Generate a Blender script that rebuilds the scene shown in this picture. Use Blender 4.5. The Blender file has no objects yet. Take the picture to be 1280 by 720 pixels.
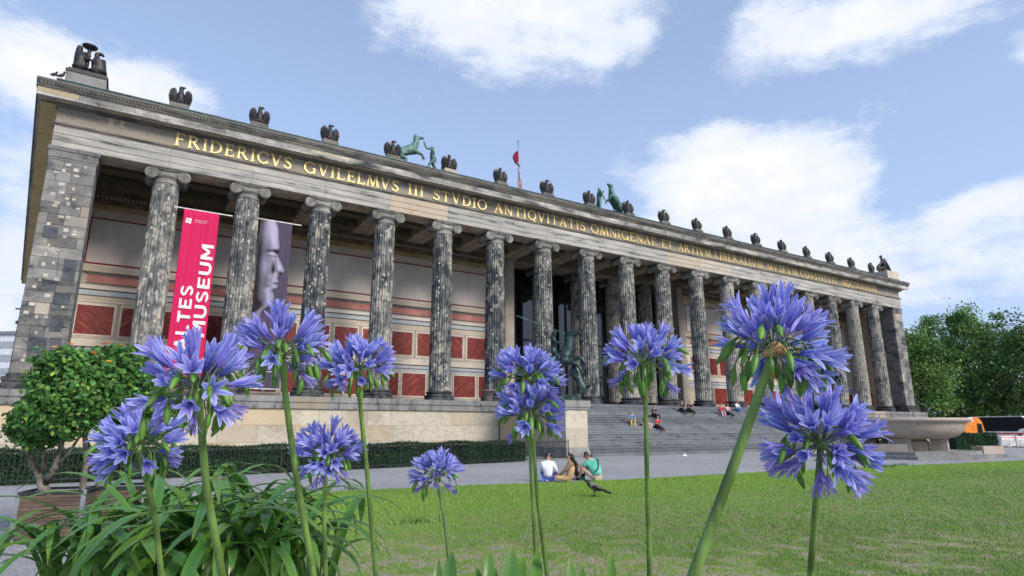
import bpy, math, random
import numpy as np
from mathutils import Vector, Matrix, Quaternion
R = math.radians
rnd = random.Random(7)
nrg = np.random.default_rng(11)
scene = bpy.context.scene
col = scene.collection

# ------------------------------------------------------------------ camera
CAM = Vector((4.0592, -39.3494, 1.6))
YAW, PITCH, ROLL = R(31.8809), R(13.1949), R(-0.1772)
FWD = Vector((math.sin(YAW) * math.cos(PITCH), math.cos(YAW) * math.cos(PITCH), math.sin(PITCH)))
RGT = Vector((math.cos(YAW), -math.sin(YAW), 0))
UPV = RGT.cross(FWD)
RGT, UPV = RGT * math.cos(ROLL) + UPV * math.sin(ROLL), UPV * math.cos(ROLL) - RGT * math.sin(ROLL)
FPX = 760.7
cam_data = bpy.data.cameras.new('camera')
cam_data.sensor_width = 36
cam_data.lens = 36 * FPX / 1280
cam_data.clip_start, cam_data.clip_end = 0.05, 3000
cam_data.dof.use_dof = True
cam_data.dof.focus_distance = 1.25
cam_data.dof.aperture_fstop = 14
cam = bpy.data.objects.new('camera', cam_data)
col.objects.link(cam)
cam.matrix_world = Matrix(((RGT.x, UPV.x, -FWD.x, CAM.x), (RGT.y, UPV.y, -FWD.y, CAM.y), (RGT.z, UPV.z, -FWD.z, CAM.z), (0, 0, 0, 1)))
scene.camera = cam


def at(px, py, depth):
    """point of the place seen at a pixel of the photograph, at a depth in metres"""
    return CAM + depth * (FWD + RGT * ((px - 640) / FPX) - UPV * ((py - 360) / FPX))


def at_y(px, py, y):
    d = at(px, py, 1) - CAM
    return CAM + d * ((y - CAM.y) / d.y)


def at_z(px, py, z):
    d = at(px, py, 1) - CAM
    return CAM + d * ((z - CAM.z) / d.z)


# ------------------------------------------------------------------ light
SUN_EL, SUN_AZ = R(34), R(166)          # azimuth clockwise from +Y: the sun stands in front of the facade, a little to its right
SUN_DIR = Vector((math.sin(SUN_AZ) * math.cos(SUN_EL), math.cos(SUN_AZ) * math.cos(SUN_EL), math.sin(SUN_EL)))
sun_data = bpy.data.lights.new('sun', 'SUN')
sun_data.energy = 2.0
sun_data.angle = R(20)
sun_data.color = (1.0, 0.92, 0.80)
sun = bpy.data.objects.new('sun', sun_data)
col.objects.link(sun)
sun.rotation_euler = SUN_DIR.to_track_quat('Z', 'Y').to_euler()
scene.view_settings.view_transform = 'Standard'
scene.view_settings.look = 'None'
scene.view_settings.gamma = 1
scene.view_settings.exposure = 0.95

world = bpy.data.worlds.new('World')
scene.world = world
world.use_nodes = True


class G:
    """small helper for node trees"""
    def __init__(s, tree):
        s.t = tree

    def n(s, kind, **kw):
        nd = s.t.nodes.new(kind)
        for k, v in kw.items():
            if k.startswith('i_'):
                nd.inputs[int(k[2:])].default_value = v
            else:
                setattr(nd, k, v)
        return nd

    def l(s, a, b):
        s.t.links.new(a, b)

    def put(s, v, sock):
        if isinstance(v, bpy.types.NodeSocket):
            s.l(v, sock)
        elif v is not None:
            sock.default_value = v

    def math(s, op, a, b=None, c=None, clamp=False):
        nd = s.n('ShaderNodeMath', operation=op)
        nd.use_clamp = clamp
        for i, v in enumerate((a, b, c)):
            s.put(v, nd.inputs[i])
        return nd.outputs[0]

    def vmath(s, op, a, b=None):
        nd = s.n('ShaderNodeVectorMath', operation=op)
        s.put(a, nd.inputs[0]); s.put(b, nd.inputs[1])
        return nd.outputs[0]

    def mix(s, f, a, b, blend='MIX'):
        nd = s.n('ShaderNodeMix', data_type='RGBA', blend_type=blend)
        s.put(f, nd.inputs[0])
        for v, k in ((a, 6), (b, 7)):
            s.put(v if isinstance(v, bpy.types.NodeSocket) else (*v, 1) if len(v) == 3 else v, nd.inputs[k])
        return nd.outputs[2]

    def ramp(s, f, lo, hi, a=0.0, b=1.0):
        nd = s.n('ShaderNodeMapRange', interpolation_type='SMOOTHSTEP')
        s.put(f, nd.inputs[0])
        for i, v in enumerate((lo, hi, a, b)):
            s.put(v, nd.inputs[i + 1])
        return nd.outputs[0]

    def noise(s, vec, scale, detail=3, rough=0.55, w=None, dist=0.0):
        nd = s.n('ShaderNodeTexNoise')
        if w is not None:
            nd.noise_dimensions = '4D'
            s.put(w, nd.inputs['W'])
        s.put(vec, nd.inputs['Vector'])
        nd.inputs['Scale'].default_value = scale
        nd.inputs['Detail'].default_value = detail
        nd.inputs['Roughness'].default_value = rough
        nd.inputs['Distortion'].default_value = dist
        return nd.outputs[0]

    def scale(s, vec, sx, sy, sz):
        return s.vmath('MULTIPLY', vec, (sx, sy, sz))

    def sep(s, vec):
        nd = s.n('ShaderNodeSeparateXYZ')
        s.l(vec, nd.inputs[0])
        return nd.outputs

    def comb(s, x, y, z):
        nd = s.n('ShaderNodeCombineXYZ')
        for i, v in enumerate((x, y, z)):
            s.put(v, nd.inputs[i])
        return nd.outputs[0]


def build_sky():
    g = G(world.node_tree)
    bg = world.node_tree.nodes['Background']
    sky = g.n('ShaderNodeTexSky', sky_type='NISHITA')
    sky.sun_disc = False
    sky.sun_elevation, sky.sun_rotation = SUN_EL, SUN_AZ
    sky.air_density, sky.dust_density, sky.ozone_density = 1.0, 1.2, 1.0
    d = g.n('ShaderNodeTexCoord').outputs['Generated']
    x, y, z = g.sep(d)
    az = g.math('ARCTAN2', x, y)
    el = g.math('ARCSINE', z)
    ae = g.comb(az, el, 0)
    # cloud banks: azimuth, elevation, half widths (radians), strength, tilt
    bias = 0.0
    for (a0, e0, wa, we, k, tl) in CLOUDS:
        da = g.math('SUBTRACT', az, a0)
        de = g.math('SUBTRACT', el, e0)
        u = g.math('MULTIPLY_ADD', de, tl, da)
        v = g.math('MULTIPLY_ADD', da, -tl, de)
        q = g.math('ADD', g.math('POWER', g.math('ABSOLUTE', g.math('DIVIDE', u, wa)), 2.0), g.math('POWER', g.math('ABSOLUTE', g.math('DIVIDE', v, we)), 2.0))
        b = g.math('MULTIPLY', g.math('EXPONENT', g.math('MULTIPLY', q, -1.0)), k)
        bias = b if bias == 0.0 else g.math('ADD', bias, b)
    # stretched a little along the horizon like the streaky banks in the photograph
    p = g.vmath('MULTIPLY', d, (1, 1, 1.9))
    n1 = g.noise(p, 4.6, 10, 0.60, dist=0.3)
    n2 = g.noise(p, 15.0, 7, 0.66)
    n = g.math('ADD', g.math('MULTIPLY', n1, 0.70), g.math('MULTIPLY', n2, 0.30))
    dens = g.math('ADD', n, bias)
    wisp = g.noise(g.vmath('MULTIPLY', d, (1, 1, 3.2)), 7.0, 9, 0.66, dist=0.6)
    dens = g.math('ADD', dens, g.math('MULTIPLY', g.math('SUBTRACT', wisp, 0.5), 0.22))
    cover = g.ramp(dens, 0.545, 0.745)
    core = g.ramp(dens, 0.64, 0.92)
    n3 = g.noise(p, 7.0, 6, 0.6)
    shade = g.ramp(n3, 0.30, 0.70)
    white = g.mix(shade, (4.5, 4.65, 5.1), (5.5, 5.5, 5.55))
    cloud = g.mix(core, (4.2, 4.6, 5.4), white)
    # a thin veil that pales the blue, more of it low down
    veil = g.ramp(el, 0.80, 0.0, 0.40, 0.80)
    base = g.mix(veil, sky.outputs[0], (2.75, 3.55, 5.35))
    c = g.mix(cover, base, cloud)
    g.l(c, bg.inputs[0])
    bg.inputs[1].default_value = 0.10


def dir_ae(px, py):
    d = (at(px, py, 1) - CAM).normalized()
    return math.atan2(d.x, d.y), math.asin(d.z)


CLOUDS = []
for (px, py, wx, wy, k, tl) in ((645, 25, 175, 85, 0.36, 0.1), (1060, 25, 190, 48, 0.26, -0.05), (925, 228, 165, 88, 0.42, -0.15), (1120, 345, 260, 60, 0.27, 0.0), (1000, 20, 330, 60, 0.05, 0.0),
                                (1225, 255, 95, 26, 0.28, 0.05), (50, 90, 110, 50, 0.32, -0.3), (190, 108, 90, 34, 0.28, 0.0), (5, 350, 80, 140, 0.29, 0),
                                (1290, 60, 40, 30, 0.2, 0), (330, 40, 200, 60, -0.22, 0), (620, 175, 150, 55, -0.22, 0), (1190, 160, 120, 50, -0.20, 0), (1020, 118, 170, 24, -0.26, 0.0), (1130, 240, 40, 50, -0.14, 0), (860, 90, 50, 60, -0.12, 0)):
    a0, e0 = dir_ae(px, py)
    a1, _ = dir_ae(px + 20, py)
    _, e1 = dir_ae(px, py - 20)
    CLOUDS.append((a0, e0, wx * abs(a1 - a0) / 20, wy * abs(e1 - e0) / 20, k, tl))
build_sky()

# ------------------------------------------------------------------ materials
MATS = {}


def new_mat(name, rough=0.8, spec=0.35, metal=0.0):
    m = bpy.data.materials.new(name)
    m.use_nodes = True
    b = m.node_tree.nodes['Principled BSDF']
    b.inputs['Roughness'].default_value = rough
    b.inputs['Specular IOR Level'].default_value = spec
    b.inputs['Metallic'].default_value = metal
    MATS[name] = m
    return G(m.node_tree), b


def bump(g, b, h, dist=0.02, strength=0.6):
    nd = g.n('ShaderNodeBump')
    nd.inputs['Strength'].default_value = strength
    nd.inputs['Distance'].default_value = dist
    g.l(h, nd.inputs['Height'])
    g.l(nd.outputs[0], b.inputs['Normal'])


def wpos(g):
    return g.n('ShaderNodeNewGeometry').outputs['Position']


def orand(g):
    return g.n('ShaderNodeObjectInfo').outputs['Random']


def stone(name, dark, mid, light, scale=1.0, stretch=(1, 1, 1), lo=0.35, hi=0.68, rough=0.85, tint=0.0, tint_col=(0.42, 0.36, 0.26), bmp=0.015, fine=9.0, rand_val=0.0):
    """weathered stone: three tones from two noises, per-block tint from the object's random number"""
    g, b = new_mat(name, rough, 0.25)
    p = g.scale(wpos(g), *stretch)
    n1 = g.noise(p, scale, 6, 0.62)
    n2 = g.noise(p, scale * fine, 4, 0.65)
    c = g.mix(g.ramp(n1, lo, (lo + hi) / 2), dark, mid)
    c = g.mix(g.ramp(g.math('ADD', g.math('MULTIPLY', n1, 0.6), g.math('MULTIPLY', n2, 0.4)), (lo + hi) / 2, hi), c, light)
    c = g.mix(g.math('MULTIPLY', g.ramp(n2, 0.45, 0.72), 0.35), c, tuple(0.35 * v for v in dark))
    if tint:
        r = orand(g)
        c = g.mix(g.math('MULTIPLY', g.ramp(r, 1 - tint, 1.0), 0.85), c, tint_col)
    if rand_val:
        r = orand(g)
        f = g.math('MULTIPLY_ADD', g.math('FRACT', g.math('MULTIPLY', r, 7.31)), 2 * rand_val, 1 - rand_val)
        vm = g.n('ShaderNodeVectorMath', operation='SCALE')
        g.l(c, vm.inputs[0]); g.l(f, vm.inputs['Scale'])
        c = vm.outputs[0]
    g.l(c, b.inputs['Base Color'])
    bump(g, b, n2, bmp)
    return MATS[name]


def plain(name, c, rough=0.7, spec=0.35, metal=0.0, var=0.12, scale=3.0, bmp=0.0, stretch=(1, 1, 1)):
    g, b = new_mat(name, rough, spec, metal)
    n = g.noise(g.scale(wpos(g), *stretch), scale, 4, 0.6)
    lo = tuple(v * (1 - 2 * var) for v in c)
    hi = tuple(min(1, v * (1 + 2 * var)) for v in c)
    g.l(g.mix(g.ramp(n, 0.3, 0.7), lo, hi), b.inputs['Base Color'])
    if bmp:
        bump(g, b, n, bmp)
    return MATS[name]


def column_stone():
    g, b = new_mat('column_stone', 0.85, 0.2)
    o = g.n('ShaderNodeTexCoord').outputs['Object']
    oi = g.n('ShaderNodeObjectInfo')
    wx = g.sep(oi.outputs['Location'])[0]
    x, y, z = g.sep(o)
    ang = g.math('ARCTAN2', y, x)
    w = wpos(g)
    streak = g.noise(g.scale(w, 4.2, 4.2, 0.75), 1.0, 6, 0.68)
    blotch = g.noise(w, 0.55, 4, 0.6)
    fine = g.noise(g.scale(w, 7, 7, 3.6), 1.0, 4, 0.7)
    med = g.noise(g.scale(w, 1, 1, 0.7), 1.9, 5, 0.65)
    t = g.math('ADD', g.math('MULTIPLY', streak, 0.40), g.math('MULTIPLY', blotch, 0.22))
    t = g.math('ADD', t, g.math('MULTIPLY', med, 0.38))
    t = g.math('ADD', t, g.math('MULTIPLY', g.math('SUBTRACT', oi.outputs['Random'], 0.5), 0.07))
    t = g.math('ADD', t, g.ramp(wx, 24.0, 44.0, -0.005, 0.055))
    c = g.mix(g.ramp(t, 0.43, 0.515), (0.034, 0.040, 0.046), (0.15, 0.155, 0.155))
    c = g.mix(g.ramp(t, 0.51, 0.60), c, (0.40, 0.375, 0.325))
    c = g.mix(g.math('MULTIPLY', g.ramp(fine, 0.50, 0.62), 0.72), c, (0.05, 0.054, 0.058))
    # rectangular repair stones let into the shaft, many small and a few large
    for (ka, kz, thr, cc) in ((3.2, 3.2, 0.935, (0.46, 0.44, 0.38)), (2.0, 1.3, 0.95, (0.42, 0.39, 0.32)), (5.2, 6.0, 0.945, (0.54, 0.52, 0.47))):
        u = g.math('ADD', g.math('MULTIPLY', ang, ka), g.math('MULTIPLY', fine, 0.9))
        v = g.math('ADD', g.math('MULTIPLY', z, kz), g.math('MULTIPLY', streak, 1.6))
        wn = g.n('ShaderNodeTexWhiteNoise', noise_dimensions='3D')
        g.l(g.comb(g.math('FLOOR', u), g.math('FLOOR', v), wx), wn.inputs['Vector'])
        fu, fv = g.math('FRACT', u), g.math('FRACT', v)
        inset = g.math('MULTIPLY', g.math('MULTIPLY', g.math('GREATER_THAN', fu, 0.14), g.math('LESS_THAN', fu, 0.86)), g.math('MULTIPLY', g.math('GREATER_THAN', fv, 0.1), g.math('LESS_THAN', fv, 0.9)))
        f = g.math('MULTIPLY', g.math('GREATER_THAN', wn.outputs['Value'], thr), inset)
        c = g.mix(g.math('MULTIPLY', f, g.ramp(fine, 0.62, 0.45, 0.35, 0.92)), c, cc)
    # joints between the drums
    jz = g.math('FRACT', g.math('MULTIPLY', z, 0.62))
    c = g.mix(g.math('MULTIPLY', g.math('LESS_THAN', jz, 0.016), 0.7), c, (0.03, 0.03, 0.03))
    g.l(c, b.inputs['Base Color'])
    bump(g, b, fine, 0.02)


column_stone()
stone('capital_stone', (0.10, 0.105, 0.11), (0.24, 0.235, 0.22), (0.44, 0.42, 0.38), 1.2, rand_val=0.2)
stone('base_stone', (0.02, 0.022, 0.026), (0.075, 0.08, 0.085), (0.36, 0.34, 0.30), 1.8, lo=0.40, hi=0.72)
stone('pier_stone', (0.055, 0.06, 0.07), (0.18, 0.18, 0.175), (0.41, 0.375, 0.315), 0.9, (1, 1, 1.6), lo=0.33, hi=0.70, tint=0.15, tint_col=(0.34, 0.30, 0.24), rand_val=0.35)
stone('patch_stone', (0.36, 0.34, 0.29), (0.45, 0.42, 0.36), (0.55, 0.52, 0.46), 3.0, rand_val=0.15)
stone('dark_patch_stone', (0.045, 0.052, 0.064), (0.075, 0.085, 0.10), (0.14, 0.15, 0.16), 2.0)
stone('architrave_stone', (0.12, 0.125, 0.13), (0.34, 0.335, 0.315), (0.52, 0.495, 0.45), 1.0, (0.45, 1, 3.2), lo=0.30, hi=0.64, tint=0.10, tint_col=(0.46, 0.39, 0.30), rand_val=0.10)
stone('clean_sandstone', (0.34, 0.285, 0.21), (0.43, 0.36, 0.28), (0.50, 0.43, 0.34), 0.8, lo=0.3, hi=0.7)
stone('frieze_stone', (0.15, 0.14, 0.12), (0.265, 0.24, 0.20), (0.36, 0.325, 0.265), 0.7, (0.6, 1, 1.3), lo=0.30, hi=0.74, rand_val=0.08)
stone('corona_stone', (0.06, 0.063, 0.068), (0.22, 0.22, 0.215), (0.48, 0.46, 0.42), 0.75, (0.7, 1, 2), lo=0.34, hi=0.60, tint=0.08, tint_col=(0.46, 0.38, 0.22), rand_val=0.22)
stone('cymatium_stone', (0.06, 0.06, 0.06), (0.15, 0.14, 0.125), (0.30, 0.27, 0.22), 1.1, (0.5, 1, 3), lo=0.36, hi=0.68, rand_val=0.2)
stone('ochre_soffit', (0.40, 0.29, 0.14), (0.54, 0.41, 0.20), (0.62, 0.48, 0.27), 0.7, lo=0.3, hi=0.7)
stone('podium_stone', (0.33, 0.29, 0.225), (0.45, 0.41, 0.335), (0.52, 0.485, 0.415), 0.45, (0.7, 1, 1), lo=0.28, hi=0.72, tint=0.28, tint_col=(0.46, 0.355, 0.22), rand_val=0.13, bmp=0.006)
stone('ledge_stone', (0.05, 0.055, 0.06), (0.19, 0.195, 0.195), (0.36, 0.345, 0.31), 0.8, (1.6, 1, 0.6), lo=0.32, hi=0.66, tint=0.12, tint_col=(0.42, 0.36, 0.27), rand_val=0.22)
stone('plinth_stone', (0.14, 0.145, 0.15), (0.25, 0.25, 0.245), (0.34, 0.335, 0.32), 0.9, rand_val=0.08)
stone('step_stone', (0.085, 0.098, 0.115), (0.145, 0.16, 0.18), (0.22, 0.235, 0.25), 0.8, (1, 1, 1), lo=0.3, hi=0.7, rand_val=0.22)
stone('granite', (0.34, 0.28, 0.24), (0.43, 0.365, 0.315), (0.50, 0.435, 0.385), 1.4, lo=0.3, hi=0.7, rough=0.55, fine=25)
stone('ceiling_timber', (0.085, 0.075, 0.05), (0.15, 0.13, 0.085), (0.22, 0.19, 0.13), 0.9, lo=0.3, hi=0.72, rand_val=0.15)
plain('soffit_stone', (0.36, 0.31, 0.24), 0.85, var=0.15, scale=1.2)
plain('coffer_dark', (0.06, 0.05, 0.038), 0.9)
plain('wall_grey', (0.56, 0.515, 0.475), 0.85, var=0.07, scale=0.5, stretch=(1, 1, 0.5))
plain('wall_beige', (0.46, 0.405, 0.33), 0.85, var=0.06, scale=0.6)
plain('wall_pale', (0.52, 0.475, 0.42), 0.85, var=0.09, scale=0.8)
plain('wall_taupe', (0.33, 0.295, 0.255), 0.85, var=0.08, scale=0.6)
plain('wall_bluegrey', (0.37, 0.41, 0.45), 0.85, var=0.08, scale=0.6)
plain('wall_ochre', (0.33, 0.25, 0.12), 0.85, var=0.12, scale=1.0)
plain('wall_brown', (0.13, 0.10, 0.065), 0.85, var=0.2, scale=1.2)
plain('line_red', (0.20, 0.035, 0.035), 0.8, var=0.1)
plain('line_dark', (0.075, 0.07, 0.075), 0.8, var=0.1)
plain('band_pink', (0.36, 0.155, 0.135), 0.8, var=0.1, scale=0.8)
plain('gold', (0.76, 0.57, 0.23), 0.45, 0.45, 0.3, var=0.08)
plain('bronze_dark', (0.013, 0.012, 0.015), 0.55, 0.5, 0.0, var=0.3, scale=5, bmp=0.02)
plain('bronze_green', (0.085, 0.17, 0.15), 0.6, 0.4, 0.2, var=0.25, scale=3, bmp=0.02)
plain('bronze_deep', (0.028, 0.055, 0.055), 0.45, 0.5, 0.4, var=0.4, scale=3, bmp=0.02)
plain('copper_edge', (0.05, 0.085, 0.095), 0.5, 0.4, 0.2, var=0.2)
plain('hall_metal', (0.022, 0.032, 0.036), 0.45, 0.5, 0.3)
plain('iron_black', (0.014, 0.017, 0.020), 0.5, 0.5, 0.3)
plain('steel_grey', (0.22, 0.235, 0.26), 0.5, 0.5, 0.3)
plain('white_paint', (0.78, 0.78, 0.78), 0.6)
plain('banner_red', (0.50, 0.012, 0.085), 0.75, 0.2, var=0.05, scale=1.2, stretch=(5, 5, 0.12))
plain('bark', (0.16, 0.145, 0.125), 0.9, var=0.35, scale=18, bmp=0.01, stretch=(1, 1, 0.35))
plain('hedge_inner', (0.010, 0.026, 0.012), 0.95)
plain('bark_dark', (0.055, 0.045, 0.036), 0.95, var=0.3, scale=3, bmp=0.02, stretch=(1, 1, 0.3))
plain('tub_wood', (0.105, 0.075, 0.058), 0.8, var=0.25, scale=6, stretch=(0.4, 0.4, 6), bmp=0.004)
plain('soil', (0.05, 0.038, 0.028), 0.95, var=0.3, scale=12)
plain('skin', (0.52, 0.31, 0.22), 0.6, var=0.06)
plain('hair_dark', (0.018, 0.012, 0.010), 0.55, var=0.2)
plain('hair_brown', (0.05, 0.03, 0.02), 0.6, var=0.2)
plain('cloth_white', (0.72, 0.74, 0.82), 0.85, var=0.05)
plain('cloth_blue', (0.05, 0.10, 0.34), 0.85, var=0.15)
plain('cloth_navy', (0.02, 0.025, 0.045), 0.85)
plain('cloth_black', (0.012, 0.012, 0.014), 0.8)
plain('cloth_tan', (0.46, 0.33, 0.15), 0.85, var=0.12)
plain('cloth_brown', (0.22, 0.15, 0.10), 0.85, var=0.12)
plain('cloth_teal', (0.10, 0.44, 0.34), 0.85, var=0.12, scale=2.5)
plain('cloth_red', (0.42, 0.03, 0.06), 0.85)
plain('cloth_pink', (0.62, 0.42, 0.45), 0.85)
plain('cloth_denim', (0.10, 0.22, 0.44), 0.85)
plain('cloth_yellow', (0.60, 0.46, 0.18), 0.85)
plain('cloth_khaki', (0.40, 0.35, 0.26), 0.85)
plain('cloth_green', (0.02, 0.10, 0.08), 0.7)
plain('strap_brown', (0.07, 0.05, 0.045), 0.6)
plain('orange_paint', (0.75, 0.22, 0.012), 0.4, 0.5)
plain('red_paint', (0.62, 0.03, 0.03), 0.5)
plain('rubber', (0.012, 0.012, 0.012), 0.8)
plain('dark_glass', (0.006, 0.007, 0.009), 0.35, 0.2)
plain('pot_clay', (0.18, 0.155, 0.15), 0.7)
plain('crow_black', (0.010, 0.010, 0.013), 0.45, 0.5)
plain('crow_grey', (0.16, 0.15, 0.155), 0.7)
plain('papery', (0.42, 0.26, 0.11), 0.8, var=0.25, scale=60)
plain('far_facade', (0.60, 0.62, 0.66), 0.8)
plain('far_window', (0.30, 0.33, 0.37), 0.3, 0.5)


def hall_glass():
    g, b = new_mat('hall_glass', 0.04, 0.8)
    n = g.noise(wpos(g), 0.6, 2)
    b.inputs['Base Color'].default_value = (0.012, 0.017, 0.02, 1)
    bump(g, b, n, 0.02, 0.25)


hall_glass()


def marble():
    g, b = new_mat('red_marble', 0.5, 0.35)
    oi = g.n('ShaderNodeObjectInfo')
    o = g.n('ShaderNodeTexCoord').outputs['Object']
    x, y, z = g.sep(o)
    sgn = g.math('SUBTRACT', g.math('MULTIPLY', g.math('GREATER_THAN', g.math('FRACT', g.math('MULTIPLY', oi.outputs['Random'], 13.7)), 0.5), 2.0), 1.0)
    u = g.math('ADD', g.math('MULTIPLY', x, sgn), z)
    v = g.math('SUBTRACT', z, g.math('MULTIPLY', x, sgn))
    p = g.comb(g.math('MULTIPLY', v, 0.75), g.math('MULTIPLY', u, 4.2), g.math('MULTIPLY', oi.outputs['Random'], 40))
    n = g.noise(p, 1.0, 5, 0.6, dist=0.4)
    c = g.mix(g.ramp(n, 0.36, 0.58), (0.095, 0.009, 0.007), (0.185, 0.019, 0.015))
    c = g.mix(g.math('MULTIPLY', g.ramp(n, 0.56, 0.68), 0.75), c, (0.30, 0.09, 0.07))
    g.l(c, b.inputs['Base Color'])


marble()


def attr_mat(name, rough=0.5, spec=0.35, transl=0.0, rand=0.0, rand_col=None, bmpv=0.0):
    """colour from the mesh's own colour attribute (petal markings, leaf tones, print)"""
    g, b = new_mat(name, rough, spec)
    a = g.n('ShaderNodeAttribute', attribute_name='col')
    c = a.outputs['Color']
    if rand:
        r = orand(g)
        c = g.mix(g.math('MULTIPLY', r, rand), c, rand_col)
    g.l(c, b.inputs['Base Color'])
    if transl:
        out = g.t.nodes['Material Output']
        tr = g.n('ShaderNodeBsdfTranslucent')
        g.l(c, tr.inputs[0])
        mx = g.n('ShaderNodeMixShader')
        mx.inputs[0].default_value = transl
        g.l(b.outputs[0], mx.inputs[1]); g.l(tr.outputs[0], mx.inputs[2])
        g.l(mx.outputs[0], out.inputs[0])
    return MATS[name]


attr_mat('petal', 0.45, 0.3, 0.35, 0.50, (0.42, 0.32, 0.80))
attr_mat('strap_leaf', 0.27, 0.55, 0.24, 0.55, (0.16, 0.29, 0.035))
attr_mat('pod', 0.4, 0.45, 0.2, 0.5, (0.10, 0.20, 0.03))
attr_mat('foliage', 0.5, 0.35, 0.28)
attr_mat('grass_blade', 0.6, 0.25, 0.25)
attr_mat('print', 0.75, 0.2)
plain('stem_green', (0.125, 0.21, 0.050), 0.42, 0.4, var=0.24, scale=26, stretch=(1, 1, 0.2))


def ground_mats():
    g, b = new_mat('gravel', 0.9, 0.2)
    p = wpos(g)
    n1 = g.noise(p, 0.22, 5, 0.6)
    n2 = g.noise(p, 22, 3, 0.75)
    n3 = g.noise(p, 2.5, 4, 0.7)
    c = g.mix(g.ramp(n1, 0.3, 0.7), (0.37, 0.375, 0.40), (0.49, 0.495, 0.52))
    c = g.mix(g.ramp(n2, 0.35, 0.68), tuple(v * 0.55 for v in (0.36, 0.365, 0.38)), c)
    c = g.mix(g.math('MULTIPLY', g.ramp(n3, 0.5, 0.75), 0.35), c, (0.56, 0.56, 0.58))
    g.l(c, b.inputs['Base Color'])
    bump(g, b, n2, 0.03, 0.8)
    g, b = new_mat('lawn_soil', 0.95, 0.15)
    n1 = g.noise(p2 := wpos(g), 0.35, 5, 0.6)
    n2 = g.noise(p2, 5.0, 5, 0.7)
    n3 = g.noise(g.scale(p2, 30, 30, 30), 1.0, 3, 0.7)
    c = g.mix(g.ramp(n1, 0.3, 0.7), (0.17, 0.29, 0.05), (0.25, 0.37, 0.075))
    c = g.mix(g.ramp(n3, 0.3, 0.7), tuple(v * 0.75 for v in (0.14, 0.24, 0.045)), c)
    # worn, dry turf towards the near side of the lawn
    yy = g.sep(p2)[1]
    near = g.ramp(yy, -27.0, -31.5)
    dry = g.math('MULTIPLY', g.ramp(n2, 0.42, 0.60), near)
    c = g.mix(g.math('MULTIPLY', dry, 0.9), c, g.mix(g.ramp(n3, 0.3, 0.7), (0.20, 0.165, 0.12), (0.42, 0.355, 0.28)))
    g.l(c, b.inputs['Base Color'])
    bump(g, b, n3, 0.03, 0.8)


ground_mats()

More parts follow.
